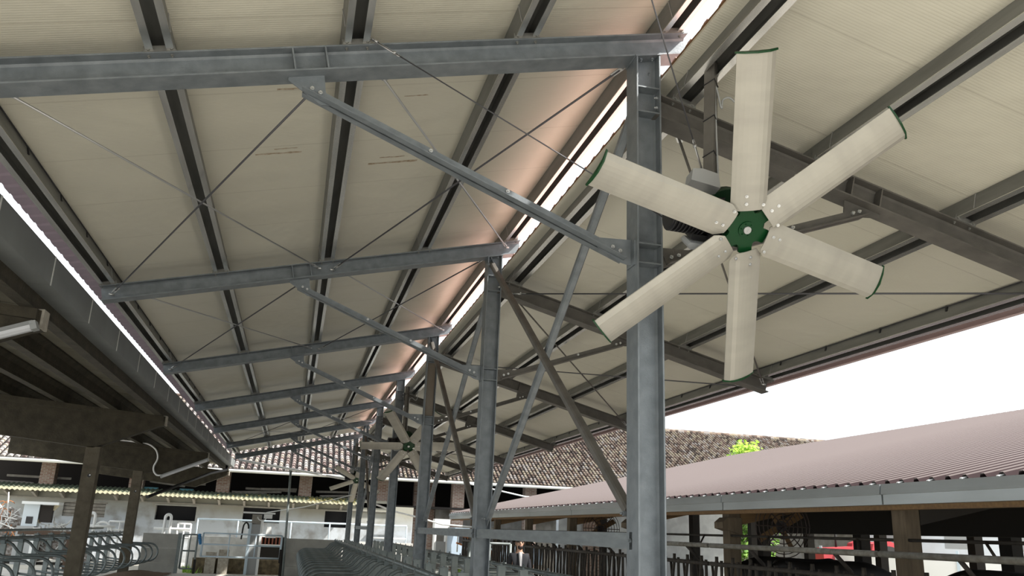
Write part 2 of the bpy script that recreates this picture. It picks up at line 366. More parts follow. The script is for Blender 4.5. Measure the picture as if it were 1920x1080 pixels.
def nth(k): return ORD[k] if k else 'nearest'
def raf_label(side, k):
    a = 'galvanised rafter sloping up from the box gutter to the' if side == 'L' else 'brownish grey steel rafter falling towards the red barn from the'
    return f'{a} {nth(k)} post'
rl = rafter(-2.42, 2.535, LT, SL, 0, 'rafter', (-.325, -.115), LPX, GALV, raf_label('L', 0), 'rafters on the gutter slope')
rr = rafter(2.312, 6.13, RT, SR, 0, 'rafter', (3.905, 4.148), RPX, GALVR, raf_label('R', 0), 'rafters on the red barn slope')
for k in range(1, NB):
    for pr_, sd in ((rl, 'L'), (rr, 'R')):
        dup(pr_, pr_.location + V((0, 5 * k, 0)), raf_label(sd, k))

# tall steel posts
PXC, PW = 2.21, .19
def post(k, label):
    yc = 5.21 + 5 * k
    root = empty('steel_post', (PXC, yc, -1.7), label, 'post', 'tall galvanised posts in one row under the ridge')
    zt = 3.455
    sec = hprof(PW, .20, .0115, .009, .016)      # local (y, x) -> flanges face +-X
    mb = MB(); n = len(sec); vs = []
    for z in (-1.68, None):
        for (a, b) in sec: vs.append((PXC + b, yc + a, z if z is not None else LT(PXC + b) - HB - .016))
    mb.add(vs, [list(range(n)), list(range(2 * n - 1, n - 1, -1))] + [[i, i + n, (i + 1) % n + n, (i + 1) % n] for i in range(n)])
    mb.build('post_shaft', GALV if k != 2 else GALV, root)
    MB().box(PXC - .17, PXC + .17, yc - .17, yc + .17, -1.7, -1.68).build('base_plate', GALV, root)
    u = V((1, 0, SL)).normalized(); nn = nrm(SL)
    cp = MB().obox(V((PXC, yc, LT(PXC) - HB - .008)), u * .105, V((0, .105, 0)), nn * .008)
    for dx in (-.045, .045):
        for dy in (-.06, .06): cp.hexbolt(V((PXC + dx, yc + dy, LT(PXC + dx) - HB - .018)), (0, 0, -1), .013, .014)
    cp.build('cap_plate', GALV, root)
    for z in (3.185, 2.985, 1.965, 1.825):
        st = MB()
        for sd in (-1, 1): st.box(PXC - PW / 2 + .011, PXC + PW / 2 - .011, yc + sd * .051 - .046, yc + sd * .051 + .046, z - .005, z + .005)
        st.build('stiffener_plate', GALV, root)
    for z in (3.05, 3.13):
        for sd in (-1, 1): MB().hexbolt((PXC + PW / 2 - .0115, yc + sd * .055, z), (-1, 0, 0), .013, .012).build('post_bolt', BOLT, root)
    MB().obox((PXC - PW / 2 - .006, yc, 1.90), (.006, 0, 0), (0, .07, 0), (0, 0, .09)).build('connection_plate', GALV, root)
    return root
plab = lambda k: ['tall galvanised steel post standing behind the big fan', 'second tall steel post, with a cross brace bolted to its head', 'third tall steel post, with a rust brown upper web',
                  'fourth tall steel post, behind the second fan', 'fifth tall steel post from the big fan', 'sixth tall steel post, beside the farthest fan', 'last tall steel post before the tiled farm building'][k]
p0 = post(0, plab(0))
for k in range(1, NB):
    p = dup(p0, p0.location + V((0, 5 * k, 0)), plab(k))
    if k == 2:
        mb = MB().box(PXC - .07, PXC + .07, 15.19, 15.2045, 1.99, 2.96); mb.build('rusty_web', RUST, p)

# knee braces: twin angles between gusset plates
def knee(p, q, k, name, label, group, metal, g0, g1):
    p, q = V(p), V(q); root = empty(name, p, label, 'brace', group)
    d = (q - p).normalized(); up = V((0, 1, 0)).cross(d).normalized()
    if up.z < 0: up = -up
    for sd in (-1, 1):
        y = V((0, sd * .007, 0))
        mb = MB().obox((p + q) / 2 + y + V((0, sd * .003, 0)) + up * 0, (q - p) / 2, V((0, .003, 0)), up * .034)
        mb.obox((p + q) / 2 + y + V((0, sd * .034, 0)) - up * .031, (q - p) / 2, V((0, .034, 0)), up * .003)
        mb.build('brace_angle', metal, root)
    for poly in (g0, g1):
        MB().prism(poly, (0, p.y - .006, 0), (1, 0, 0), (0, 0, 1), (0, .012, 0)).build('gusset_plate', metal, root)
    L_ = (q - p).length
    for t in (.05, .11, .38 * L_, .62 * L_, L_ - .11, L_ - .05):
        MB().hexbolt(p + d * t + V((0, -.013, 0)) + up * .012, (0, -1, 0), .015, .016).build('brace_bolt', BOLT, root)
    return root
zl = lambda x: LT(x) - HB / nrm(SL).z; zr = lambda x: RT(x) - HB / nrm(SR).z
kl = knee((-.22, 5.21, 2.80), (2.06, 5.21, 1.885), 0, 'knee_brace', 'twin angle knee brace from the rafter plates to the nearest tall steel post', 'knee braces on the gutter slope', GALV,
          [(-.33, zl(-.33)), (-.10, zl(-.10)), (-.08, 2.79), (-.02, 2.70), (-.10, 2.69), (-.33, zl(-.33) - .02)], [(2.105, 2.01), (2.105, 1.82), (2.02, 1.84), (1.86, 1.93), (1.86, 2.0)])
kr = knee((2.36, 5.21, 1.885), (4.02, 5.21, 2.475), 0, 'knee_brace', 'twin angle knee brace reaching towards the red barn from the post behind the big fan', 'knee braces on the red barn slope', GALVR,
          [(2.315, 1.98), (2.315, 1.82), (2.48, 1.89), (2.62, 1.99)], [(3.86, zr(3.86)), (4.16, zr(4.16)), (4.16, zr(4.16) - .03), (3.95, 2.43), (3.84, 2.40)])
for k in range(1, NB):
    dup(kl, kl.location + V((0, 5 * k, 0)), f'twin angle knee brace on the gutter side of the {ORD[k]} tall steel post')
    dup(kr, kr.location + V((0, 5 * k, 0)), f'twin angle knee brace on the red barn side of the {ORD[k]} tall steel post')

# tie rods in the roof planes
def tie_rod(p, q, label, metal=ROD, r=.009, group='roof tie rods'):
    p, q = V(p), V(q); root = empty('tie_rod', p, label, 'rod', group); d = (q - p).normalized(); side = d.cross(V((0, 0, 1))).normalized(); n = side.cross(d)
    MB().tube([p + d * .16, q - d * .16], r, 8).build('rod', metal, root)
    for a, e in ((p, d), (q, -d)):
        f = MB().obox(a + e * .19, e * .055, side * .022, n * .003)
        f.tube([a + e * .14 + side * .014, a + e * .02 + side * .014], .006, 6).tube([a + e * .14 - side * .014, a + e * .02 - side * .014], .006, 6)
        f.cyl(a - side * .03, a + side * .03, .014, 8).hexbolt(a + e * .14 + n * .003, n, .012, .01)
        f.build('fork_end', BOLT, root)
    return root
for b, far in ((0, 'nearest'), (1, 'second'), (4, 'fifth')):
    y0, y1 = 5.27 + 5 * b, 10.14 + 5 * b; m = lambda x: LT(x) - HB * .46; m2 = lambda x: LT(x) - HB * .68
    rm = lambda x: RT(x) - HB * .55
    tie_rod((-2.10, y0, m(-2.10)), (.00, y1, m(0)), f'pale tie rod rising from the gutter end of the {far} rafter', ROD)
    tie_rod((-.06, y0, m2(-.06)), (-2.28, y1, m2(-2.28)), f'dark tie rod from the middle of the {far} rafter towards the gutter', DARKROD)
    tie_rod((.22, y0, m(.22)), (2.36, y1, m(2.36)), f'shiny tie rod from the middle of the {far} rafter up to the ridge', ROD)
    tie_rod((2.16, y0, m2(2.1)), (.16, y1, m2(.16)), f'dark tie rod leaving the head of the {far} post on the gutter slope', DARKROD)
    tie_rod((2.48, y0, rm(2.48)), (6.02, y1, rm(6.02)), f'grey tie rod from the {far} post out over the red barn slope', GALVR, .011)
    tie_rod((5.95, y0, rm(5.95) - .04), (2.46, y1, rm(2.46) - .04), f'dark tie rod leaving the {far} rafter end on the red barn slope', DARKROD, .009)

# cross braces between posts (square tubes) and girts
def cross_brace(p, q, label, metal):
    p, q = V(p), V(q); root = empty('cross_brace', p, label, 'brace', 'diagonal tube braces between the tall posts'); d = (q - p).normalized(); side = V((1, 0, 0)); n = d.cross(side)
    c = .034; ch = .012
    prof = [(-c + ch, -c), (c - ch, -c), (c, -c + ch), (c, c - ch), (c - ch, c), (-c + ch, c), (-c, c - ch), (-c, -c + ch)]
    MB().prism(prof, p + d * .08, side, n, (q - p) - d * .16).build('square_tube', metal, root)
    for a, e in ((p, d), (q, -d)):
        MB().obox(a + e * .03, e * .08, side * .005, n * .05).hexbolt(a + e * .06 - side * .035, -side, .018, .02).build('end_plate', GALV, root)
    return root
for b, nm in ((0, ('behind the big fan', 'second')), (1, ('second', 'third')), (4, ('fifth', 'sixth'))):
    ya, yb = 5.21 + 5 * b, 10.21 + 5 * b; wa = 'post ' + nm[0] if b == 0 else nm[0] + ' post'
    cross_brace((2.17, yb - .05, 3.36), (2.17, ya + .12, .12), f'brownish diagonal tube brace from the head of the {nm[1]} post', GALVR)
    cross_brace((2.25, ya + .05, 3.36), (2.25, yb - .12, .12), f'light grey diagonal tube brace from the foot of the {nm[1]} post', GALV)
    g = empty('girt', (2.2, ya, -.02), f'horizontal grey steel girt reaching the {nm[1]} post at head height', 'girt', 'horizontal girts between tall posts')
    MB().prism([(-.045, -.05), (.045, -.05), (.045, -.04), (-.037, -.04), (-.037, .04), (.045, .04), (.045, .05), (-.045, .05)], (2.175, ya + .006, -.018), (1, 0, 0), (0, 0, 1), (0, 4.98, 0)).build('channel', GALVB, g)
    for yy in (ya + .03, yb - .03): MB().box(2.115, 2.13, yy - .024, yy + .024, -.072, .036).hexbolt((2.115, yy, -.018), (-1, 0, 0), .014, .012).build('end_plate', GALVB, g)

# ------------------------------------------------------------------ big fans
n_ = V((.0486, -.7463, -.6638)).normalized(); a_ = V((0, 0, 1)).cross(n_).normalized(); b_ = n_.cross(a_)
FM = Matrix((a_, b_, n_)).transposed()          # local -> world
def fan(hub, phase, label, pole_top):
    root = empty('barn_fan', hub, label, 'fan', 'six bladed barn fans hung along the ridge')
    root.rotation_euler = FM.to_euler()
    inv = FM.transposed(); hub = V(hub)
    W = lambda p: inv @ (V(p) - hub)
    # hub
    poly = []
    for k in range(6):
        t0 = k * PI / 3 + PI / 6
        for dt, r in ((-.30, .162), (-.24, .158), (-.20, .136), (-.12, .118), (0, .111), (.12, .118), (.20, .136), (.24, .158), (.30, .162)): poly.append((r * math.cos(t0 + dt), r * math.sin(t0 + dt)))
    hb = MB().prism(poly, (0, 0, -.012), (1, 0, 0), (0, 1, 0), (0, 0, .018)).build('hub_plate', GREEN, root, False); hb.rotation_euler.z = phase
    MB().cyl((0, 0, -.36), (0, 0, -.30), .15, 28).cyl((0, 0, -.30), (0, 0, -.05), .05, 20).cyl((0, 0, -.05), (0, 0, -.03), .14, 24).build('drive_pulley', mat('dark green pulley', (.002, .03, .008), .5) if 'dark green pulley' not in bpy.data.materials else bpy.data.materials['dark green pulley'], root, False)
    hf = MB().cyl((0, 0, .006), (0, 0, .014), .052, 28)
    for k in range(6): hf.hexbolt((.038 * math.cos(k * PI / 3), .038 * math.sin(k * PI / 3), .014), (0, 0, 1), .0045, .006)
    hf.build('hub_flange', GREEN, root, False)
    MB().cyl((0, 0, .012), (0, 0, .03), .024, 20).cyl((0, 0, .03), (0, 0, .040), .006, 10).build('axle_cap', BOLT, root, False)
    # blades
    for k in range(6):
        R0, R1 = .134, 1.09; hw = .112
        def sect(r, c0, c1):
            pts = []
            for i in range(9):
                t = i / 8; c = c0 + (c1 - c0) * t; e = -c / hw
                pts.append((r, c, .018 * (1 - e * e) + (.020 * max(0, (e - .72) / .28) ** 1.0 * -1)))
            low = [(r, c, z - .006) for (r_, c, z) in reversed(pts)]
            return [V(p) for p in pts + low]
        rings = [sect(R0 + .004, -.082, .070), sect(R0 + .03, -.100, .092), sect(R0 + .055, -hw, hw)] + [sect(R0 + .055 + (R1 - R0 - .055) * i / 4, -hw, hw) for i in range(1, 5)]
        Rm = Matrix.Rotation(math.radians(-13), 3, 'X')
        rings = [[Rm @ p + V((0, 0, .026)) for p in r] for r in rings]
        bl = MB().loft(rings, False).build('blade', BLADE, root, False); bl.rotation_euler.z = phase + k * PI / 3
        cp = MB().loft([[Rm @ V((r, c, z)) + V((0, 0, .026)) for (c, z) in ((-.122, -.034), (-.07, -.008), (0, -.002), (.07, -.008), (.122, -.018), (.122, -.004), (.07, .018), (0, .030), (-.07, .018), (-.122, -.020))] for r in (R1, R1 + .010)], False)
        co = cp.build('tip_cap', GREEN, bl, False)
        for (r, c) in ((R0 + .05, .02), (R0 + .10, .02), (R0 + .035, -.085)):
            q = Rm @ V((r, c, .018 * (1 - (c / hw) ** 2))) + V((0, 0, .027)); w = Rm @ V((0, 0, 1))
            MB().cyl(q, q + w * .003, .0105, 14).cyl(q + w * .003, q + w * .010, .006, 6, smooth=False).build('blade_bolt', BOLT, bl, False)
    # motor with cooling fins
    mo = MB(); mc = V((-.30, -.035, -.12))
    mo.cyl(mc + V((-.16, 0, -.03)), mc + V((.15, 0, -.03)), .085, 20)
    for i in range(9): x = -.15 + i * .026; mo.cyl(mc + V((x, 0, -.03)), mc + V((x + .008, 0, -.03)), .102, 20)
    mo.obox(mc + V((.17, -.02, -.02)), (.05, 0, 0), (0, .075, 0), (0, 0, .075)).obox(mc + V((.10, -.10, -.02)), (.09, 0, 0), (0, .018, 0), (0, 0, .05))
    mo.build('motor', BLACK, root, False)
    MB().prism([(-.065, -.03), (.065, -.03), (.085, -.05), (.075, -.075), (-.06, -.075), (-.08, -.05)], mc + V((.07, -.10, -.06)), (1, 0, 0), (0, 1, 0), (0, 0, .12)).build('terminal_box', GREYBOX, root, False)
    c = W(hub + V((-.235, .05, .33))); i3 = inv
    pb = [(-.10, -.035), (.10, -.045), (.09, .05), (-.02, .06), (-.085, .045)]
    MB().prism(pb, c, i3 @ V((1, 0, -.1)), i3 @ V((0, 0, 1)), i3 @ V((.02, .14, 0))).build('switch_box', GREYBOX, root, False)
    MB().bar(W(hub + V((-.32, .10, .12))), W(hub + V((.02, .22, .30))), .05, .05).bar(W(hub + V((-.24, .12, .36))), W(hub + V((-.06, .22, .34))), .04, .03).build('motor_bracket', BLACK, root, False)
    # drop pole, clipped cable
    pt = V(pole_top); pbm = hub + V((-.085, .30, .22))
    px = V((1, 0, 0)); py = V((0, 1, 0)); s = .036
    MB().prism([(-s, -s), (s, -s), (s, s), (-s, s)], W(pbm), i3 @ V((.7, .7, 0)), i3 @ V((-.7, .7, 0)), i3 @ (pt - pbm)).build('drop_pole', GALVR, root, False)
    for t in (.12, .36, .60, .85):
        q = pbm + (pt - pbm) * t; e = s * 1.44
        MB().tube([W(q + V((dx * e, dy * e, dz))) for dx, dy, dz in ((-1.06, 0, -.02), (0, -1.06, .015), (1.06, 0, -.012), (0, 1.06, .01), (-1.06, 0, -.02))], .004, 6).build('cable_tie', BLACK, root, False)
    MB().bar(W(hub + V((-.02, .16, .16))), W(pbm + V((0, 0, .04))), .06, .06).build('mount_arm', BLACK, root, False)
    cab = [pbm + V((.06, -.01, .05)), pbm + V((.058, -.02, .25)), pbm + V((.058, -.02, .9)), pt + V((.056, -.02, -.35)), pt + V((.075, -.01, -.28)), pt + V((.12, -.02, -.26)), pt + V((.17, -.03, -.30)), pt + V((.215, -.04, -.31)), pt + V((.235, -.05, -.25)), pt + V((.235, -.05, -.12))]
    MB().tube([W(p) for p in smooth(cab)], .007, 6).build('power_cable', GREYBOX, root, False)
    return root
f1 = (2.541, 4.4, 1.869); f2 = (2.409, 19.4, 1.823); f3 = (2.326, 34.4, 1.779)
fan(f1, .849, 'big white six bladed fan with green hub in front of the nearest steel post', (2.50, 4.70, RT(2.5) + .1))
fan(f2, math.radians(4), 'second white six bladed fan with green hub, in front of the fourth post', (2.33, 19.70, RT(2.4) + .1))
fan(f3, math.radians(27), 'farthest small white fan half hidden by the sixth steel post', (2.24, 34.70, RT(2.4) + .1))
def stay(p, q, label, rt=.5):
    p, q = V(p), V(q); root = empty('fan_stay', p, label, 'cable', 'steel stays of the big fan'); d = (q - p).normalized(); n = d.orthogonal().normalized(); m = n.cross(d)
    MB().tube([p, q], .0045, 6).build('wire', DARKROD, root)
    t = p + (q - p) * rt
    tb = MB().tube([t - d * .10 + n * .009, t + d * .10 + n * .009], .004, 6).tube([t - d * .10 - n * .009, t + d * .10 - n * .009], .004, 6)
    for e in (-1, 1):
        tb.tube([t + d * e * .12 + (math.cos(w) * d + math.sin(w) * n) * .016 for w in [i * PI / 5 for i in range(11)]], .004, 6); tb.cyl(t + d * e * .09 - m * .01, t + d * e * .09 + m * .01, .011, 8)
    tb.build('turnbuckle', ROD, root)
    MB().cyl(p - d * .01, p + d * .03, .012, 8).cyl(q - d * .03, q + d * .01, .012, 8).build('wire_clamp', ROD, root)
    return root
stay((1.36, 3.55, LT(1.3)), (2.36, 4.55, 2.20), 'steel stay wire crossing the nearest post head down to the big fan', .9)
stay((.20, 5.10, LT(.2) + .01), (2.12, 4.62, 1.95), 'long thin stay wire from the nearest rafter across to the big fan motor', .035)
stay((2.72, 4.55, 2.11), (3.62, 5.05, RT(3.62) + .03), 'short stay wire from the big fan to the purlin beyond its upper blades', .45)

# ------------------------------------------------------------------ charcoal box gutter
g = empty('box_gutter', (-2.78, 18, 2.2), 'long charcoal box gutter with pale joints between the old barn and the new roof', 'gutter')
y = -1.2; k = 0
steps = [1.7] * 23; cuts = []
for st in steps:
    y1 = y + st - .012
    MB().box(-2.94, -2.60, y, y1, 2.215, 2.225).box(-2.605, -2.60, y, y1, 2.225, 2.512).box(-2.94, -2.935, y, y1, 2.225, 2.512).box(-2.66, -2.60, y, y1, 2.507, 2.514).build('gutter_section', GUTTER, g)
    MB().box(-2.935, -2.601, y1, y1 + .012, 2.2205, 2.2255).box(-2.5995, -2.594, y1 - .006, y1 + .018, 2.209, 2.514).build('joint_strip', JOINT, g)
    y = y1 + .012

# ------------------------------------------------------------------ old concrete barn
OS = .072
def ot(x): return 2.04 + OS * (-2.76 - x)
FY = (9.55, 18.8, 28.35, 37.8)
olab = ['nearest haunched concrete girder, its pale block end showing under the gutter', 'second haunched concrete girder of the old barn, over the nearer concrete post',
        'third haunched concrete girder of the old barn, carrying the farther tube lamp', 'last dark concrete girder of the old barn under the far end of the gutter']
for i, fy in enumerate(FY):
    r = empty('haunched_girder', (-4.0, fy, 1.9), olab[i], 'frame', 'concrete roof frames of the old barn')
    zk = 1.33
    MB().prism([(-2.76, ot(-2.76)), (-2.76, 1.86), (-2.86, 1.84), (-4.03, zk), (-4.16, zk + .01), (-8.4, 1.72), (-8.4, ot(-8.4))], (0, fy - .13, 0), (1, 0, 0), (0, 0, 1), (0, .26, 0)).build('haunched_rafter', CONCD, r)
    MB().prism([(-2.78, ot(-2.78) + .001), (-2.78, ot(-2.78) - .11), (-8.4, ot(-8.4) - .11), (-8.4, ot(-8.4) + .001)], (0, fy - .19, 0), (1, 0, 0), (0, 0, 1), (0, .38, 0)).build('top_flange', CONCD, r)
    MB().box(-2.86, -2.735, fy - .10, fy + .10, 1.86, 2.06).build('block_end', CONCB, r)
    if i in (1, 2):
        px = -4.03 if i == 1 else -4.72
        pp = empty('concrete_post', (px, fy, -1.7), ['nearer weathered concrete post among the cubicles, with a bright bolt hole', 'farther weathered concrete post beside the concrete end wall'][i - 1], 'post', 'concrete posts of the old barn')
        mb = MB().box(px - .135, px + .135, fy - .13, fy + .13, -1.7, zk + (.02 if i == 1 else .06)); mb.build('post_shaft', CONCP, pp)
        MB().cyl((px + .02, fy - .131, .78), (px + .02, fy - .136, .78), .035, 14).build('bolt_hole', BLACK, pp)
        MB().cyl((px + .03, fy - .136, .79), (px + .03, fy - .138, .79), .015, 10).build('bolt_head', WHITEPL, pp)
for i, x in enumerate((-2.88, -3.75, -4.75, -5.75, -6.75, -7.75)):
    z = ot(x)
    mb = MB().prism([(-.07, 0), (.07, 0), (.05, .06), (.05, .19), (.11, .26), (.11, .288), (-.11, .288), (-.11, .26), (-.05, .19), (-.05, .06)], (x, -3, z), (1, 0, 0), (0, 0, 1), (0, 41.5, 0))
    tag(mb.build('concrete_purlin', CONCD), f'{["eave", "second", "third", "fourth", "fifth", "sixth"][i]} long concrete purlin of the old barn counted from the box gutter', 'purlin', 'concrete purlins of the old barn', 'thing')
mb = MB(); yy = -3.0
while yy < 38.5:
    y2 = yy + .92
    mb.prism([(-2.70, ot(-2.70) + .30), (-8.6, ot(-8.6) + .30), (-8.6, ot(-8.6) + .325), (-2.70, ot(-2.70) + .325)], (0, yy, 0), (1, 0, 0), (0, 0, 1), (0, .90, 0)); yy = y2
struct('ceiling_old_barn', mb, OLDSHEET)
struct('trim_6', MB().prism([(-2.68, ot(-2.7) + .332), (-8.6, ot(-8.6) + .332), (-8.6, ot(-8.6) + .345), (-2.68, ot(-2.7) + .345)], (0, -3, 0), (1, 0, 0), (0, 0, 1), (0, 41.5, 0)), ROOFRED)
def tube_lamp(p, q, label):
    p, q = V(p), V(q); r = empty('tube_lamp', p, label, 'lamp', 'tube lamps on the old concrete frames'); d = (q - p).normalized(); up = V((0, 1, 0)).cross(d).normalized()
    if up.z < 0: up = -up
    prof = [(-.055, .0), (-.05, -.03), (-.025, -.055), (.025, -.055), (.05, -.03), (.055, 0)]
    MB().prism(prof, p, V((0, 1, 0)), up, q - p).build('diffuser', LAMP, r)
    MB().prism([(-.06, 0), (.06, 0), (.045, .045), (-.045, .045)], p - d * .02, V((0, 1, 0)), up, q - p + d * .04).build('lamp_housing', GREYBOX, r)
    MB().obox(p - d * .02 - up * .01, d * .03, (0, .058, 0), up * .045).build('end_cap', GREYBOX, r); MB().obox(q + d * .02 - up * .01, d * .03, (0, .058, 0), up * .045).build('end_cap', GREYBOX, r)
tube_lamp((-4.22, 9.36, 1.30), (-2.80, 9.36, 1.86), 'long tube lamp under the nearest concrete frame end')
tube_lamp((-4.0, 28.15, 1.27), (-2.75, 28.15, 1.83), 'tube lamp hanging below the third concrete frame near the far end of the gutter')
tag(MB().tube(smooth([(-5.44, 28.12, 2.28), (-4.9, 28.12, 2.25), (-4.55, 28.12, 2.21), (-4.32, 28.12, 2.08), (-4.22, 28.12, 1.92), (-4.2, 28.12, 1.75), (-4.27, 28.12, 1.55), (-4.25, 28.12, 1.40), (-4.15, 28.12, 1.29), (-4.02, 28.12, 1.29)]), .025, 8).build('lamp_cable', WHITEPL),
    'pale looping cable feeding the farther tube lamp', 'cable')

tag(MB().tube([(-2.78, 36.6, 2.2), (-2.80, 36.6, 2.02), (-3.2, 34.5, 1.75), (-4.55, 29.6, .66)], .05, 10).build('drain_pipe', BLACK), 'black drain pipe slanting from the far gutter end to the farther concrete post', 'pipe')
# ------------------------------------------------------------------ cubicle dividers
def divider(x, y, dirn, label, group):
    """dirn +1: loop opens towards +X from the rail at x"""
    r = empty('cubicle_divider', (x, y, -1.7), label, 'divider', group)
    zr_ = -.50; P = lambda dx, z: (x + dirn * dx, y, z)
    pts = [P(-.32, zr_ - .035), P(.02, zr_ - .035), P(.10, zr_ - .045), P(.17, zr_ - .085), P(.23, zr_ - .15), P(.29, zr_ - .215), P(.35, zr_ - .25), P(.44, zr_ - .262), P(.60, zr_ - .262), P(.96, zr_ - .262)]
    cz = zr_ - .262 - .275
    pts += [P(.96 + .275 * math.sin(t), cz + .275 * math.cos(t)) for t in [PI * i / 10 for i in range(1, 10)]]
    pts += [P(.96, cz - .275), P(.6, cz - .275), P(.2, cz - .26), P(-.32, cz - .20)]
    MB().tube(pts, .026, 8).build('loop_tube', STALL, r)
    MB().box(*sorted((x - dirn * .32 - .05, x - dirn * .32 + .05)), y - .05, y + .05, -1.7, zr_ + .06).build('divider_post', STALLP, r)
    MB().box(x - dirn * .32 - .065, x - dirn * .32 + .065, y - .065, y + .065, zr_ + .06, zr_ + .068).hexbolt((x - dirn * .32, y, zr_ + .068), (0, 0, 1), .02, .015).build('post_cap', STALLP, r)
    MB().box(x - .035, x + .035, y - .05, y + .05, zr_ - .075, zr_ + .04).hexbolt((x, y - .02, zr_ + .04), (0, 0, 1), .014, .03).hexbolt((x, y + .02, zr_ + .04), (0, 0, 1), .014, .03).build('rail_clamp', STALL, r)
    return r
NS = 24; S0, DS = 3.2, 1.165
rows = ((-5.33, 1, 'left row of bent tube cubicle dividers under the old barn', lambda i: f'bent tube cubicle divider under the old barn, {ORD[i]} from the concrete end wall'),
        (1.53, -1, 'row of bent tube cubicle dividers before the steel posts', lambda i: f'bent tube cubicle divider before the steel posts, {ORD[i]} from the concrete end wall'),
        (3.17, 1, 'row of bent tube cubicle dividers behind the steel posts', lambda i: f'bent tube cubicle divider beyond the steel posts, {ORD[i]} from the far end'))
for x, d, grp, lab in rows:
    proto = None
    for i in range(NS):
        yy = 30.4 - DS * i
        if x > 3 and yy < 10.5: break
        if x < 0 and i > 15: break
        if proto is None: proto = divider(x, yy, d, lab(i), grp)
        else: dup(proto, V((x, yy, -1.7)), lab(i))
    y0 = 2.9 if x < 3 else 8.4
    if x < 0: y0 = 12.0
    rl_ = empty('neck_rail', (x, 17, -.5), ['long grey neck rail on the cubicles under the old barn', 'long grey neck rail clamped on the cubicles before the steel posts', 'grey neck rail on the cubicles between the posts and the standing man'][0 if x < 0 else 1 if x < 3 else 2], 'rail', 'neck rails of the cubicle rows')
    MB().tube([(x, y0, -.47), (x, 30.9, -.47)], .032, 10).build('rail_tube', STALL, rl_)
    sl = MB(); yy = y0 + .5
    while yy < 30.5: sl.cyl((x, yy, -.47), (x, yy + .12, -.47), .037, 10); yy += 4.66
    sl.build('rail_sleeve', STALLP, rl_)
    if x < 0:
        tag(MB().tube([(x - d * .62, y0, -.36), (x - d * .62, 30.9, -.36)], .028, 8).build('head_rail', STALLP), 'thin second rail behind the cubicles under the old barn', 'rail', 'neck rails of the cubicle rows')
# end walls of the cubicle rows: three precast boards and a steel edge post
def end_wall(x0, x1, zt, label, edge, edgemat):
    r = empty('concrete_end_wall', ((x0 + x1) / 2, 31.2, -1.7), label, 'wall', kind='thing')
    h = (zt + 1.85) / 3
    for i in range(3): MB().box(x0, x1, 31.12, 31.24, -1.85 + i * h + .006, -1.85 + (i + 1) * h).build('wall_board', CONCW, r)
    MB().box(edge - .05, edge + .05, 31.10, 31.26, -1.85, zt + .03).build('edge_post', edgemat, r)
end_wall(-4.72, -3.62, -.46, 'low precast concrete end wall beside the farther concrete post', -3.57, STALLP)
end_wall(-.16, 1.80, -.47, 'low precast concrete end wall behind the cubicles before the steel posts', -.20, DARKPOST)
bd = MB(); pts = []
rng = random.Random(3)
for i in range(13):
    for j in range(25): pts.append((-5.2 + i * .13, 26.0 + j * .2, -1.69 + .16 * math.sin(i / 12 * PI) * math.sin(j / 24 * PI) + rng.uniform(0, .03)))
tag(bd.add(pts, [[i * 25 + j, (i + 1) * 25 + j, (i + 1) * 25 + j + 1, i * 25 + j + 1] for i in range(12) for j in range(24)], True).build('bedding', BED), 'heap of brown bedding before the concrete end wall under the old barn', 'bedding', kind='stuff')

# ------------------------------------------------------------------ yard: gate, posts, rails, machines
def gate(x0, x1, y, z0, z1, label, m, cols=4, mid=.52):
    r = empty('yard_gate', ((x0 + x1) / 2, y, z0), label, 'gate')
    for z in (z0, z0 + (z1 - z0) * mid, z1): MB().tube([(x0, y, z), (x1, y, z)], .026, 8).build('gate_rail', m, r)
    for i in range(cols):
        x = x0 + (x1 - x0) * i / (cols - 1); MB().tube([(x, y, z0), (x, y, z1)], .02 if 0 < i < cols - 1 else .035, 8).build('gate_upright', m, r)
    MB().box(x1 - .03, x1 + .05, y - .05, y + .03, z0 - .15, z0 + .3).build('gate_latch', DARKPOST, r)
    return r
gate(-2.82, -.26, 31.0, -1.14, -.39, 'wide galvanised tube gate closing the passage between the two concrete end walls', PALEBLUE)
r = gate(-3.45, -3.0, 31.1, -1.55, -.46, 'narrow galvanised panel between the concrete end wall and the wide gate', STALLP, 3)
tag(MB().tube([(-.10, 30.85, -1.7), (-.16, 30.85, .2), (-.21, 30.85, 1.72)], .04, 10).cyl((-.21, 30.85, 1.72), (-.21, 30.85, 1.80), .05, 10).build('slim_pole', STALLP), 'slim tall grey pole beside the wide tube gate', 'pole')
jk = MB(); rj = random.Random(5)
for i in range(7): jk.loft([[(-2.94 + .05 * math.cos(t) * s + .01 * i, 31.0 + .04 * math.sin(t) * s, -.42 - .05 * i - dz) for t in [k * PI / 4 for k in range(8)]] for s, dz in ((.7, 0), (1.1 + rj.random() * .3, .025), (.8, .05))])
tag(jk.build('hanging_cloth', BLUE), 'crumpled blue cloth hanging on the hinge end of the wide gate', 'cloth')
# robot post with lamp bar
r = empty('feeder_column', (-1.25, 34, -1.85), 'tall grey machine column with a white lamp bar on top behind the wide gate', 'machine', kind='thing')
MB().box(-1.46, -1.06, 33.85, 34.15, -1.85, -.05).build('column_body', GREYBOX, r)
MB().box(-1.52, -1.42, 33.8, 34.2, -1.85, .0).build('side_post', PALEBLUE, r); MB().box(-1.10, -1.02, 33.8, 34.2, -1.85, .12).build('side_post', WHITEPL, r)
MB().box(-1.44, -1.10, 33.9, 34.1, -.05, .30).build('cable_box', GREYWOOD, r); MB().box(-1.78, -.62, 33.85, 34.0, .33, .39).build('lamp_bar', WHITEPL, r)
MB().box(-1.02, -.72, 33.8, 34.0, .17, .32).build('camera_box', WHITEPL, r)
MB().tube([(-1.08 + .16 * math.cos(t), 33.8, .22 + .13 * math.sin(t)) for t in [PI + i * PI / 8 for i in range(9)]], .018, 6).build('hose_loop', WHITEPL, r)
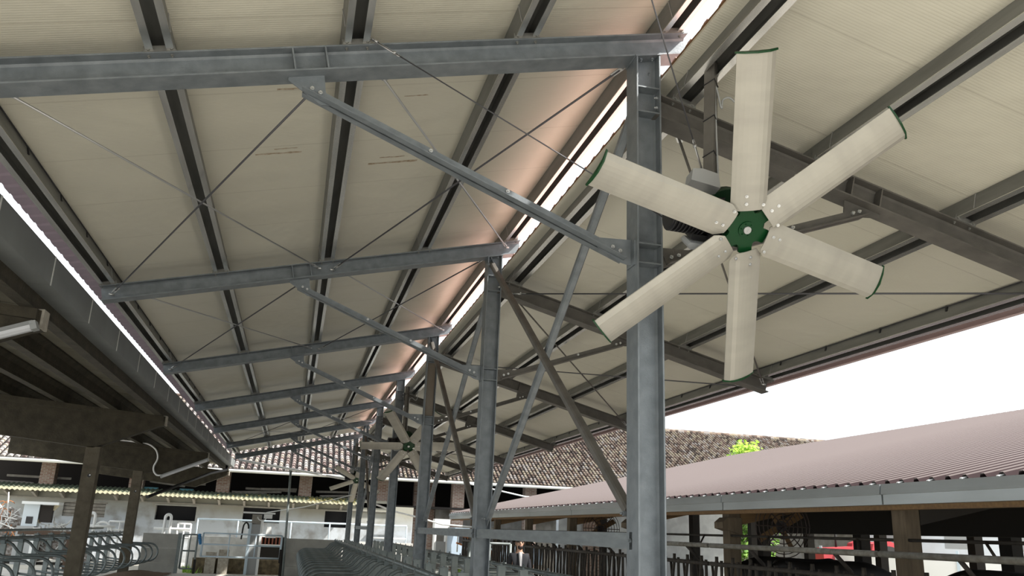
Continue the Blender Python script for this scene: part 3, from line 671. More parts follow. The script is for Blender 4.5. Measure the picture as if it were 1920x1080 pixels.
MB().tube([(-1.62 + .10 * math.cos(t), 33.8, -.22 + .22 * math.sin(t)) for t in [i * PI / 6 for i in range(7)]] + [(-1.74, 33.8, -.6)], .03, 6).build('hose', RUBBER, r)
MB().prism([(-.86, -.12), (-.72, -.12), (-.66, -.42), (-.52, -.48), (-.52, -.52), (-.9, -.52)], (0, 33.9, 0), (1, 0, 0), (0, 0, 1), (0, .12, 0)).build('side_bracket', WHITEPL, r)
# pale blue hand rail
r = empty('hand_rail', (-1, 38, -1.85), 'long pale blue handrail in front of the pale stucco wall', 'railing')
MB().tube([(-3.75, 38, .07), (4.9, 38, .12)], .035, 8).build('top_rail', PALEBLUE, r)
for x in (-3.75, -2.15, .0, 1.6, 3.35, 4.9): MB().tube([(x, 38, -.75), (x, 38, .09)], .03, 8).build('rail_post', PALEBLUE, r)
MB().tube([(3.3, 38, -.42), (4.9, 38, -.42)], .03, 8).build('mid_rail', WHITEPL, r)
struct('wall_yard', MB().box(-3.9, 5.2, 37.85, 38.2, -1.85, -.60), mat('whitish kerb wall', (.66, .65, .62), .9, 0, (.5, .49, .46), 3))
# hoops and white frames
for i, (x, zt) in enumerate(((-7.72, .13), (-4.87, .19))):
    r = empty('tube_hoop', (x, 37.7, -1.85), ['tall white tube hoop beside the nearer concrete post', 'tall white tube hoop beside the farther concrete post'][i], 'hoop', 'white tube hoops in the yard')
    MB().tube([(x - .11, 37.7, -1.85), (x - .11, 37.7, zt - .12)] + [(x + .11 * math.cos(t), 37.7, zt - .12 + .12 * math.sin(t)) for t in [PI - i * PI / 8 for i in range(9)]] + [(x + .11, 37.7, -1.85)], .06, 8).build('hoop_tube', WHITEPL, r)
    MB().tube([(x - .5, 37.7, -.36), (x + .9, 37.7, -.36)], .05, 8).build('cross_tube', WHITEPL, r)
for i, (x0, x1, z0, z1) in enumerate(((-7.1, -6.28, -.8, -.16), (-4.48, -3.98, -.7, -.15))):
    r = empty('yard_barrier', (x0, 37.9, z0), ['white tube barrier between the two concrete posts', 'small white tube barrier showing above the concrete end wall'][i], 'barrier', 'white tube barriers in the yard')
    for z in (z0, (z0 + z1) / 2, z1): MB().tube([(x0, 37.9, z), (x1, 37.9, z)], .035, 8).build('frame_rail', WHITEPL, r)
    for k in range(3): MB().tube([(x0 + (x1 - x0) * k / 2, 37.9, -1.85), (x0 + (x1 - x0) * k / 2, 37.9, z1)], .035, 8).build('frame_upright', WHITEPL, r)
r = empty('arched_guard', (-7.3, 37.8, -1.85), 'low white arched tube guard beside the nearer tall hoop', 'guard')
MB().tube([(-7.3 + .35 * math.cos(t), 37.8, -.62 + .42 * math.sin(t)) for t in [PI - i * PI / 10 for i in range(11)]] + [(-6.9, 37.8, -1.85)], .045, 8).build('arch_tube', WHITEPL, r)
# control cabinet
r = empty('control_cabinet', (-9.97, 37, -1.85), 'pale control cabinet with a thin white canopy beside the scrap heap', 'cabinet')
MB().box(-10.0, -9.45, 36.8, 37.2, -.45, .36).build('cabinet_body', mat('pale grey cabinet', (.60, .66, .70), .5), r); MB().box(-10.05, -8.75, 36.6, 37.3, .36, .46).build('canopy', WHITEPL, r)
MB().box(-9.85, -9.62, 36.78, 36.80, -.36, -.10).build('control_screen', BLACK, r); MB().box(-9.42, -9.0, 36.85, 37.1, -.30, .34).build('open_door', DARKIN, r)
MB().box(-10.1, -9.5, 36.7, 37.1, -1.85, -.45).build('cabinet_plinth', GREYBOX, r); MB().box(-9.5, -9.25, 36.6, 36.9, -1.85, -.50).build('leaning_panel', WHITEPL, r)
# scrap heap: countable pieces as things
rs = random.Random(11)
hf = lambda x: 2.25 * math.exp(-((x + 10.85) / .9) ** 2) + 1.5 * math.exp(-((x + 8.85) / .8) ** 2)
sm = MB(); pts = []
for i in range(25):
    for j in range(9):
        x = -13.6 + i * .25; pts.append((x, 38.2 + (j - 4) * .3, -1.85 + hf(x) * .9 * (1 - ((j - 4) / 4.2) ** 2) + rs.uniform(0, .12)))
tag(sm.add(pts, [[i * 9 + j, (i + 1) * 9 + j, (i + 1) * 9 + j + 1, i * 9 + j + 1] for i in range(24) for j in range(8)]).build('scrap_debris', mat('mixed scrap debris', (.10, .075, .055), .9, 0, (.30, .28, .26), 9, .4, .6, bump=.9, bscale=8)), 'jumbled heap of metal scrap beside the pale cabinet', 'scrap', kind='stuff')
for i in range(110):
    left = i % 2 == 0; x = rs.gauss(-10.75 if left else -8.85, .4 if left else .5); y = 37.3 + rs.uniform(-.3, .3)
    zz = -1.85 + hf(x) * rs.uniform(.55, 1.02); L_ = rs.uniform(.3, .95)
    d = V((rs.gauss(0, 1), rs.gauss(0, .3), rs.gauss(0, .8))).normalized(); p = V((x, y, zz))
    if left and i % 4 == 0:
        q = [p + d * L_ * .8 * (t - .5) + V((0, 0, .2 * math.sin(t * PI))) for t in [k / 6 for k in range(7)]]
        tag(MB().tube(q, .014, 6).build('rusty_wire', ORANGE), 'bent rusty orange wire on the scrap heap', 'wire', 'rusty wires in the scrap heap')
    else:
        tag(MB().bar(p - d * L_ / 2, p + d * L_ / 2, .035, .03).build('scrap_bar', SCRAPW if i % 4 else REDMETAL), 'loose metal bar thrown on the scrap heap', 'bar', 'metal bars on the scrap heap')
tag(MB().bar((-9.45, 37.0, -.30), (-8.85, 37.1, .42), .10, .26, (0, 1, 0)).build('cream_board', CREAM), 'cream board leaning out of the scrap heap beside the nearer concrete post', 'board')
r = empty('brown_board', (-8.1, 33, -1.85), 'dark brown rail board on posts behind the cubicles under the old barn', 'board')
MB().bar((-9.0, 33, -.60), (-7.3, 33, -.62), .08, .16).build('board_plank', BROWNB, r)
for x in (-8.9, -7.4): MB().box(x - .05, x + .05, 33.04, 33.14, -1.85, -.55).build('board_post', BROWNB, r)
# low rubble wall, brick grill, grass
tag(MB().box(-3.4, -.05, 34.4, 34.7, -1.85, -1.32).build('rubble_wall', RUBBLE), 'low brown rubble stone wall behind the wide gate', 'wall', kind='thing')
for i, x in enumerate((-2.75, -2.3)):
    tag(MB().box(x - .18, x + .18, 34.1, 34.35, -1.85, -1.1 + .1 * i).build('stone_block', CONCB), ['rough pale stone block behind the wide gate, nearer the hinge', 'rough pale stone block behind the wide gate, nearer the machine column'][i], 'block', 'stone blocks behind the gate')
r = empty('brick_grill', (-.8, 37, -1.85), 'low reddish barred brick grill behind the wide gate', 'grill')
MB().box(-1.45, -.25, 37.1, 37.3, -1.85, -.5).build('dark_back', DARKIN, r)
for k in range(9): MB().box(-1.40 + k * .14, -1.34 + k * .14, 37.0, 37.1, -.82, -.52).build('grill_bar', REDMETAL, r)
MB().box(-1.5, -.2, 36.95, 37.15, -.9, -.82).box(-1.5, -.2, 36.95, 37.15, -.54, -.48).build('grill_rail', WHITEPL, r)
gm = MB(); rg = random.Random(2)
for (x0, x1, y0, y1, n) in ((-1.35, -.25, 35.2, 36.6, 420), (-3.7, -3.0, 34, 36, 160), (6.9, 8.0, 35, 37, 260)):
    for i in range(n):
        x, y = rg.uniform(x0, x1), rg.uniform(y0, y1); a = rg.uniform(0, PI); h = rg.uniform(.12, .45) if x > -2 else rg.uniform(.1, .3); w = .03
        gm.add([(x - w * math.cos(a), y - w * math.sin(a), -1.85), (x + w * math.cos(a), y + w * math.sin(a), -1.85), (x + rg.uniform(-.1, .1), y + rg.uniform(-.1, .1), -1.85 + h)], [[0, 1, 2]])
tag(gm.build('grass', GRASS), 'bright green grass patches growing in the yard behind the gate', 'grass', kind='stuff')
# white post box, orange stair rail, cables
r = empty('white_kiosk', (6.05, 36, -1.85), 'white post cabinet standing between the second and third steel posts', 'cabinet')
MB().box(5.85, 6.25, 35.8, 36.2, -1.1, -.45).build('kiosk_body', GREYBOX, r); MB().box(5.78, 5.86, 35.75, 36.2, -1.85, .2).build('kiosk_post', WHITEPL, r); MB().box(6.26, 6.32, 35.75, 36.2, -1.85, .2).build('kiosk_post', WHITEPL, r)
MB().box(5.75, 6.4, 35.7, 36.2, .0, .45).build('kiosk_head', WHITEPL, r)
r = empty('stair_rail', (7.6, 36.5, -1.85), 'small orange and white stair railing seen beside the second steel post', 'railing')
for dz in (0, -.36): MB().tube([(6.85, 36.5, -.12 + dz), (8.45, 36.5, -.62 + dz)], .035, 8).build('stair_handrail', ORANGE, r)
for k in range(5): MB().tube([(6.9 + k * .36, 36.5, -.14 - k * .112), (6.9 + k * .36, 36.5, -.85 - k * .11)], .028, 6).build('stair_baluster', WHITEPL, r)
for dy in (0, .5): MB().tube([(8.3, 36.5 + dy, -.5), (8.65, 36.5 + dy, -1.85)], .035, 6).build('stair_stringer', ORANGE, r)
tag(MB().tube([(-.95, 34, .39), (.4, 32.2, .62), (1.25, 30.9, .86), (1.93, 30.15, 1.06)], .016, 6).build('white_cable', WHITEPL), 'white cable sagging from the machine column up to the sixth steel post', 'cable')
tag(MB().tube([(2.28, 30.3, .93), (3.6, 31.5, .58), (4.6, 33, .45), (5.6, 33, .22), (6.6, 33, .17), (8.4, 33, .11), (12.0, 33.0, .0)], .032, 6).build('white_pipe', WHITEPL), 'long white pipe running level between the steel posts above the kiosk', 'pipe')
tag(MB().tube([(-2.33, 35.75, 2.40), (1.98, 35.75, 1.86)], .045, 8).build('sloping_pipe', WHITEPL), 'whitish sloping pipe below the last rafter, before the tiled roof', 'pipe')
tag(MB().tube([(7.8, 40, 2.2), (11, 41, 1.75), (15, 41, 1.6), (19, 41, 1.75), (21, 41, 1.95)], .035, 6).build('sagging_cable', WHITEPL), 'sagging cable strung across the brown tiled roof', 'cable')

# ------------------------------------------------------------------ farm building behind
fb = empty('farm_building', (8, 46, -1.85), 'long old farm building with curved tile roof, brick pillars and pale stucco wall', 'building')
EZ, EY, RZ, RY = 2.30, 41.2, 6.65, 50.0
TS = (RZ - EZ) / (RY - EY)
def tiles(x0, x1, sp, name, m, mbase):
    n = V((0, -TS, 1)).normalized(); u = V((0, 1, TS)).normalized(); L_ = math.hypot(RY - EY, RZ - EZ); rw = .29; nr = int(L_ / rw)
    mb = MB(); rt = random.Random(9); x = x0 + sp / 2
    while x < x1:
        for j in range(nr):
            o = V((x + rt.uniform(-.012, .012), EY, EZ)) + u * (j * rw) + n * rt.uniform(0, .012)
            r0, r1 = sp * .35, sp * .27; vs = []
            for (rr_, s, lift) in ((r0, 0, .045), (r1, rw * 1.05, .016)):
                for a in range(5):
                    t = PI * a / 4; vs.append(o + u * s + V((1, 0, 0)) * rr_ * math.cos(t) + n * (lift + rr_ * 1.0 * math.sin(t)))
            mb.add(vs, [[a, a + 1, a + 6, a + 5] for a in range(4)] + [[0, 1, 2, 3, 4]], False)
        x += sp
    o = mb.build(name, m, fb)
    MB().prism([(0, 0), (0, -.12), (L_, -.12), (L_, 0)], (x0, EY, EZ), u, n, (x1 - x0, 0, 0)).build('roof_deck', mbase, fb)
    return o
tiles(-16, 3.6, .285, 'tile_roof', TILEA, TILEBASE); tiles(3.6, 37, .2, 'tile_roof', TILEB, TILEBASE)
MB().cyl((-16, RY, RZ + .03), (37, RY, RZ + .03), .13, 10).build('ridge_tile', TILEB, fb)
MB().tube([(-16, EY - .12, EZ - .05), (37, EY - .12, EZ - .05)], .07, 8).build('eave_gutter', mat('whitish gutter', (.6, .6, .56), .6), fb)
WY = 42.0
wins = ((-9.85, -8.12, -.03, .55), (-6.02, -4.28, -.03, .60), (-2.22, -.56, .02, .67), (1.50, 2.56, -.07, .67))
xs = [-16] + [v for w in wins for v in (w[0], w[1])] + [4.62]
wl = MB()
for i in range(0, len(xs), 2): wl.box(xs[i], xs[i + 1], WY, WY + .35, -1.85, 1.12)
for w in wins: wl.box(w[0], w[1], WY, WY + .35, -1.85, w[2]).box(w[0], w[1], WY, WY + .35, w[3], 1.12)
wl.build('stucco_wall', STUCCO, fb)
for i, w in enumerate(wins):
    wo = MB().box(w[0], w[1], WY + .33, WY + .36, w[2], w[3]).build('window', SKYWIN if i == 0 else GLASS, fb)
    fr = MB().box(w[0] - .05, w[1] + .05, WY - .02, WY + .05, w[3], w[3] + .06)
    if i == 0:
        for k in range(4): fr.box(w[0], w[1], WY + .1, WY + .13, w[2] + .145 * k, w[2] + .145 * k + .125)
    fr.build('window_lintel' if i else 'window_shutter', GREYWOOD if i == 0 else CONCW, wo)
MB().box(-16, 4.6, WY - .06, WY, .70, .74).build('wall_ledge', GREYWOOD, fb)
MB().box(4.62, 5.55, 41.0, 41.3, -1.85, .98).build('stucco_block', STUCCO, fb); MB().box(2.9, 4.62, WY, WY + .3, .9, 1.25).build('stucco_block', STUCCO, fb)
MB().box(7.0, 40, 43.4, 43.7, -1.85, 1.0).build('loft_parapet', mat('grey parapet', (.20, .19, .17), .9, 0, (.3, .29, .27), 3), fb)
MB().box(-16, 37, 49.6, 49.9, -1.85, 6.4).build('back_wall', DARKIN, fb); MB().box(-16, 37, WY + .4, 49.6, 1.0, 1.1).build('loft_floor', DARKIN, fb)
for x in (-15.2, -10.85, -7.1, -3.3, .47, 4.22, 7.95, 11.7, 15.4, 19.1, 22.9):
    z0 = 1.1 if x < 4 else -1.85
    MB().box(x - .30, x + .30, WY + .45, WY + 1.0, z0, 2.55).build('brick_pillar', BRICK, fb)
MB().box(5.9, 7.0, WY + 1.8, WY + 2.2, -1.85, 2.5).build('brick_pillar', BRICK, fb)
# fibre cement lean-to strip
ec = MB(); vs = []; xs_ = []
x = -16.0
while x < 2.95: xs_.append(x); x += .025
for x in xs_:
    h = .024 * math.sin(2 * PI * x / .2)
    for (yy, z) in ((41.05, .98), (42.5, 1.31)):
        for t in (0, .012): vs.append((x, yy, z + h + t))
fs = []
for i in range(len(xs_) - 1):
    k = i * 4; j = k + 4; fs += [[k + 1, j + 1, j + 3, k + 3], [k, k + 2, j + 2, j], [k, j, j + 1, k + 1]]
FIB = mat('mossy fibre cement', (.42, .40, .27), .9); nt = FIB.node_tree; N, Lk, b = nodes(FIB)
tc = N.new('ShaderNodeTexCoord'); sp = N.new('ShaderNodeSeparateXYZ'); Lk.new(tc.outputs['Object'], sp.inputs[0]); no = N.new('ShaderNodeTexNoise'); no.inputs['Scale'].default_value = 2.5; Lk.new(tc.outputs['Object'], no.inputs['Vector'])
rr2 = N.new('ShaderNodeValToRGB'); e = rr2.color_ramp.elements; e[0].position = .40; e[0].color = (.33, .31, .21, 1); e[1].position = .60; e[1].color = (.12, .15, .10, 1)
Lk.new(math_node(nt, 'ADD', math_node(nt, 'MULTIPLY', math_node(nt, 'ADD', sp.outputs['Y'], 4.95), .45), math_node(nt, 'MULTIPLY', no.outputs[0], .55)), rr2.inputs[0]); Lk.new(rr2.outputs[0], b.inputs['Base Color'])
ec.add(vs, fs).build('corrugated_awning', FIB, fb)
for k in range(17):
    x = -15.4 + k * 1.1
    MB().prism([(41.15, .93), (42.0, 1.16), (42.0, .72)], (x - .05, 0, 0), (0, 1, 0), (0, 0, 1), (.10, 0, 0)).build('awning_bracket', GREYWOOD, fb)
mm = MB(); rm_ = random.Random(8)
for i in range(170):
    x = rm_.gauss(1.5, .75) if i % 3 else rm_.uniform(-4, 2.7); x = min(x, 2.8); y = rm_.uniform(41.1, 42.0); z = .99 + (y - 41.05) * .262 + .03
    mm.add([(x - .035, y, z), (x + .035, y, z), (x + rm_.uniform(-.12, .12), y + rm_.uniform(-.06, .06), z + rm_.uniform(.01, .07))], [[0, 1, 2]])
tag(mm.build('dry_moss', MOSS), 'yellow dry moss and straw along the corrugated awning', 'moss', kind='stuff')
rl2 = random.Random(21)
ll = ['long grey plank lying crosswise in the loft between the brick pillars', 'grey beam stacked in the loft beside a brick pillar']
for i in range(12):
    x0 = (-2.9, -2.6, -2.3, -1.6, -14, -13.2, -12.6, 1.0, 1.4, 1.2, -6.6, -6.2)[i]; L_ = rl2.uniform(1.4, 2.6); z = 1.2 + (i % 4) * .12
    tag(MB().bar((x0, 42.9 + .12 * (i % 3), z + rl2.uniform(0, .25)), (x0 + L_, 43.2, z + rl2.uniform(0, .2)), .12, .10).build('loft_plank', GREYWOOD), 'grey weathered plank lying in the dark loft between brick pillars', 'plank', 'planks stored in the loft')
for i, x in enumerate((-5.2, -6.75)):
    tag(MB().loft([[(x + dx, 42.75 + .15 * math.cos(t), 1.33 + .08 * math.sin(t)) for t in [k * PI / 4 for k in range(8)]] for dx in (0, .15, .45, .6)]).build('blue_sack', mat('blue sack', (.12, .30, .36), .8) if i == 0 else bpy.data.materials['blue sack']), ['blue sack in the loft nearer the farther concrete post', 'blue sack in the loft beside the nearer concrete post'][i], 'sack', 'blue sacks in the loft')

# ------------------------------------------------------------------ red roofed barn
GX, GZ, RS = 6.95, .735, .24
RXR = 21.3
def rz(x): return GZ + RS * (x - GX)
rb = empty('red_barn', (14, 17, -1.85), 'open cattle barn with long reddish corrugated roof and pale metal gutter', 'barn')
YB0, YB1 = -3.0, 38.6
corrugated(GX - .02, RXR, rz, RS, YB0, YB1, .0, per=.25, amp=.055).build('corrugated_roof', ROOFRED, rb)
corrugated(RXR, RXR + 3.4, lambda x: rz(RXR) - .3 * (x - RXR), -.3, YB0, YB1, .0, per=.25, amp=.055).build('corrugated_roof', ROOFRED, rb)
GUTM = mat('pale sheet metal gutter', (.46, .50, .52), .32, .5, (.38, .41, .42), 1.5, .3, .7, (1, .5, 3))
gt = [(.0, .0), (-.10, .005), (-.115, -.115), (-.085, -.12), (-.085, -.235), (.05, -.235), (.05, -.02)]
y = YB0
while y < YB1:
    MB().prism(gt, (GX, y, GZ), (1, 0, 0), (0, 0, 1), (0, min(3.97, YB1 - y), 0)).build('gutter', GUTM, rb); y += 4
fc = MB(); y = YB0 + .2
while y < YB1: fc.bar((GX - .08, y, GZ + .01), (GX + .16, y + .02, GZ + .075), .03, .012); y += .5
fc.build('gutter_clip', WHITEPL, rb)
MB().prism([(GX + .05, GZ - .03), (RXR, rz(RXR) - .03), (RXR, rz(RXR) - .07), (GX + .05, GZ - .07)], (0, YB0, 0), (1, 0, 0), (0, 0, 1), (0, YB1 - YB0, 0)).build('soffit', SOFFIT, rb)
MB().box(GX + .02, GX + .14, YB0, YB1, GZ - .29, GZ - .236).build('eave_timber', WOOD, rb)
for i in range(7):
    x = 8.6 + i * 1.9; MB().box(x - .06, x + .06, YB0, YB1, rz(x) - .24, rz(x) - .07).build('barn_purlin', WOOD, rb)
yp = [4.75 + 4.33 * i for i in range(8)]
for i, yy in enumerate(yp):
    MB().prism([(7.35, rz(7.35) - .24), (12.9, rz(12.9) - .24), (20, rz(20) - .24), (20, rz(20) - .62), (12.9, rz(12.9) - .62), (7.35, rz(7.35) - .55)], (0, yy - .12, 0), (1, 0, 0), (0, 0, 1), (0, .24, 0)).build('barn_rafter', WOOD if yy > 12 else DARKPOST, rb)
    MB().box(7.14, 7.34, yy - .12, yy + .12, -1.85, GZ - .06).build('barn_post', POSTW, rb)
    MB().box(12.78, 13.02, yy - .15, yy + .15, -1.85, rz(12.9) - .6).build('barn_post', DARKPOST, rb)
    MB().box(19.8, 20.1, yy - .15, yy + .15, -1.85, rz(20) - .6).build('barn_post', DARKPOST, rb)
    if 12 < yy < 20: MB().prism([(7.1, GZ - .34), (7.0, GZ - .42), (7.0, GZ - .52), (7.36, GZ - .62), (7.36, GZ - .34)], (0, yy - .15, 0), (1, 0, 0), (0, 0, 1), (0, .3, 0)).build('post_head', POSTW, rb)
# near-black sheet across the upper part of the near bays
MB().box(12.4, 12.6, YB0, 21.5, .27, rz(12.4) - .1).build('dark_sheet', DARKPOST, rb)
# round fan guards under the eave
for i, (yy, zz) in enumerate(((12.9, .28), (21.6, .20))):
    r = empty('fan_guard', (7.9, yy, zz), ['dark round wire fan guard under the red barn eave beside the thick brown post', 'dark round wire fan guard under the red barn eave farther along'][i], 'fan', 'wire fan guards under the red barn eave')
    gm2 = MB(); cx, cz = 7.9, zz
    for rad in (.12, .2, .28, .36, .44, .5): gm2.tube([(cx + rad * math.cos(t), yy, cz + rad * math.sin(t)) for t in [k * PI / 14 for k in range(29)]], .008, 5, False)
    for k in range(8): gm2.tube([(cx, yy - .03, cz), (cx + .5 * math.cos(k * PI / 4), yy, cz + .5 * math.sin(k * PI / 4))], .01, 5)
    gm2.build('wire_guard', VENTGUARD, r)
    for k in range(4):
        t = k * PI / 2 + .5; MB().obox((cx + .24 * math.cos(t), yy + .06, cz + .24 * math.sin(t)), V((math.cos(t), 0, math.sin(t))) * .2, V((-math.sin(t) * .06, .03, math.cos(t) * .06)), V((0, .003, .002))).build('guard_blade', WOOD, r)
    MB().cyl((cx, yy + .02, cz), (cx, yy + .25, cz), .09, 14).build('fan_motor', BLACK, r)
# headlock feed fence in sections between posts
def fence(y0, y1, label):
    x = 6.82; r = empty('headlock_fence', (x, y0, -1.85), label, 'fence', 'headlock fence sections under the red barn eave')
    MB().tube([(x, y0 + .03, -.07), (x, y1 - .03, -.07)], .038, 8).build('top_pipe', FENCEG, r)
    MB().tube([(x + .35, y0 + .03, .10), (x + .35, y1 - .03, .10)], .02, 6).build('neck_pipe', FENCE, r)
    MB().tube([(x, y0 + .03, -.36), (x, y1 - .03, -.36)], .035, 8).build('lock_pipe', FENCE, r)
    MB().tube([(x, y0 + .03, -1.35), (x, y1 - .03, -1.35)], .035, 8).build('bottom_pipe', FENCE, r)
    n = 8; dy = (y1 - y0) / n
    for i in range(n):
        a = y0 + (i + .25) * dy
        MB().tube([(x, a, -1.35), (x, a, -.36), (x, a, -.30)], .026, 6).build('fixed_bar', FENCE, r)
        MB().tube([(x, a + dy * .35, -1.35), (x, a + dy * .55, -.85), (x, a + dy * .30, -.33), (x, a + dy * .3, -.24)], .028, 6).obox((x, a + dy * .30, -.34), (.02, 0, 0), (0, .03, 0), (0, 0, .03)).build('swing_bar', FENCE, r)
        MB().tube([(x, a + dy * .62, -1.35), (x, a + dy * .42, -.9), (x, a + dy * .60, -.36)], .022, 6).build('slanted_bar', FENCE, r)
    for t in (.2, .7):
        a = y0 + (y1 - y0) * t
        MB().tube([(x, a - .5, -.07), (x + .35, a, .10)], .016, 6).tube([(x, a, -.09), (x + .3, a + .1, -.32), (x + .34, a + .1, -.5), (x + .34, a + .1, -1.85)], .028, 6).build('support_strut', FENCE, r)
for i in range(7):
    fence(yp[i], yp[i + 1], f'dark headlock fence section under the red barn eave, {ORD[i]} bay from the camera')
# cows lying behind the fence
def skin_obj(name, joints, edges, m, parent, levels=2, root=0):
    me = bpy.data.meshes.new(name); off = V((0, 0, 0)); r = parent
    while r is not None: off += r.location; r = r.parent
    me.from_pydata([V(j[0]) - off for j in joints], edges, []); o = bpy.data.objects.new(name, me); C.objects.link(o)
    if parent: o.parent = parent
    md = o.modifiers.new('Skin', 'SKIN'); md.use_smooth_shade = True
    me.skin_vertices.new() if not me.skin_vertices else None
    for i, j in enumerate(joints):
        sv = me.skin_vertices[0].data[i]; sv.radius = j[1] if isinstance(j[1], tuple) else (j[1], j[1]); sv.use_root = (i == root)
    sb = o.modifiers.new('Sub', 'SUBSURF'); sb.levels = 1; sb.render_levels = levels
    me.materials.append(m); return o
def cow(x, y, flip, label, grp):
    r = empty('cow', (x, y, -1.85), label, 'cow', grp); f = flip; z = -1.85
    J = [((x, y, z + 1.18), (.24, .30)), ((x + f * .42, y, z + 1.16), (.23, .29)), ((x + f * .78, y, z + 1.20), (.19, .24)), ((x + f * 1.05, y, z + 1.28), (.12, .16)), ((x + f * 1.22, y, z + 1.36), (.10, .12)), ((x + f * 1.42, y, z + 1.26), (.085, .09)), ((x + f * 1.62, y, z + 1.12), (.06, .065)),
         ((x - f * .42, y, z + 1.17), (.25, .30)), ((x - f * .74, y, z + 1.22), (.20, .22))]
    E_ = [(0, 1), (1, 2), (2, 3), (3, 4), (4, 5), (5, 6), (0, 7), (7, 8)]
    for sd in (-1, 1):
        b = len(J); J += [((x + f * .72, y + sd * .15, z + .86), .11), ((x + f * .74, y + sd * .16, z + .5), .065), ((x + f * .72, y + sd * .16, z + .04), .055)]; E_ += [(2, b), (b, b + 1), (b + 1, b + 2)]
        b = len(J); J += [((x - f * .64, y + sd * .16, z + .86), .13), ((x - f * .82, y + sd * .17, z + .52), .07), ((x - f * .76, y + sd * .17, z + .04), .055)]; E_ += [(8, b), (b, b + 1), (b + 1, b + 2)]
    b = len(J); J += [((x - f * .97, y, z + 1.15), .03), ((x - f * 1.0, y, z + .6), .03)]; E_ += [(8, b), (b, b + 1)]
    skin_obj('body', J, E_, COWM, r)
    r.scale = (1.1, 1.1, 1.1)
    for sd in (-1, 1): MB().loft([[(x + f * 1.24 + .03 * math.cos(t) * s, y + sd * (.10 + d), z + 1.40 + .045 * math.sin(t) * s - d * .2) for t in [k * PI / 3 for k in range(6)]] for s, d in ((.6, 0), (1, .06), (.9, .12), (.2, .19))]).build('ear', COWM, r)
cow(10.0, 16.7, 1, 'black cow in the red barn behind the post under the wire fan guard', 'black cows in the red barn')
cow(10.2, 14.5, -1, 'black cow in the red barn standing between the other two black cows', 'black cows in the red barn')
cow(10.4, 11.3, 1, 'black cow in the red barn nearest the camera, beside the near brown post', 'black cows in the red barn')

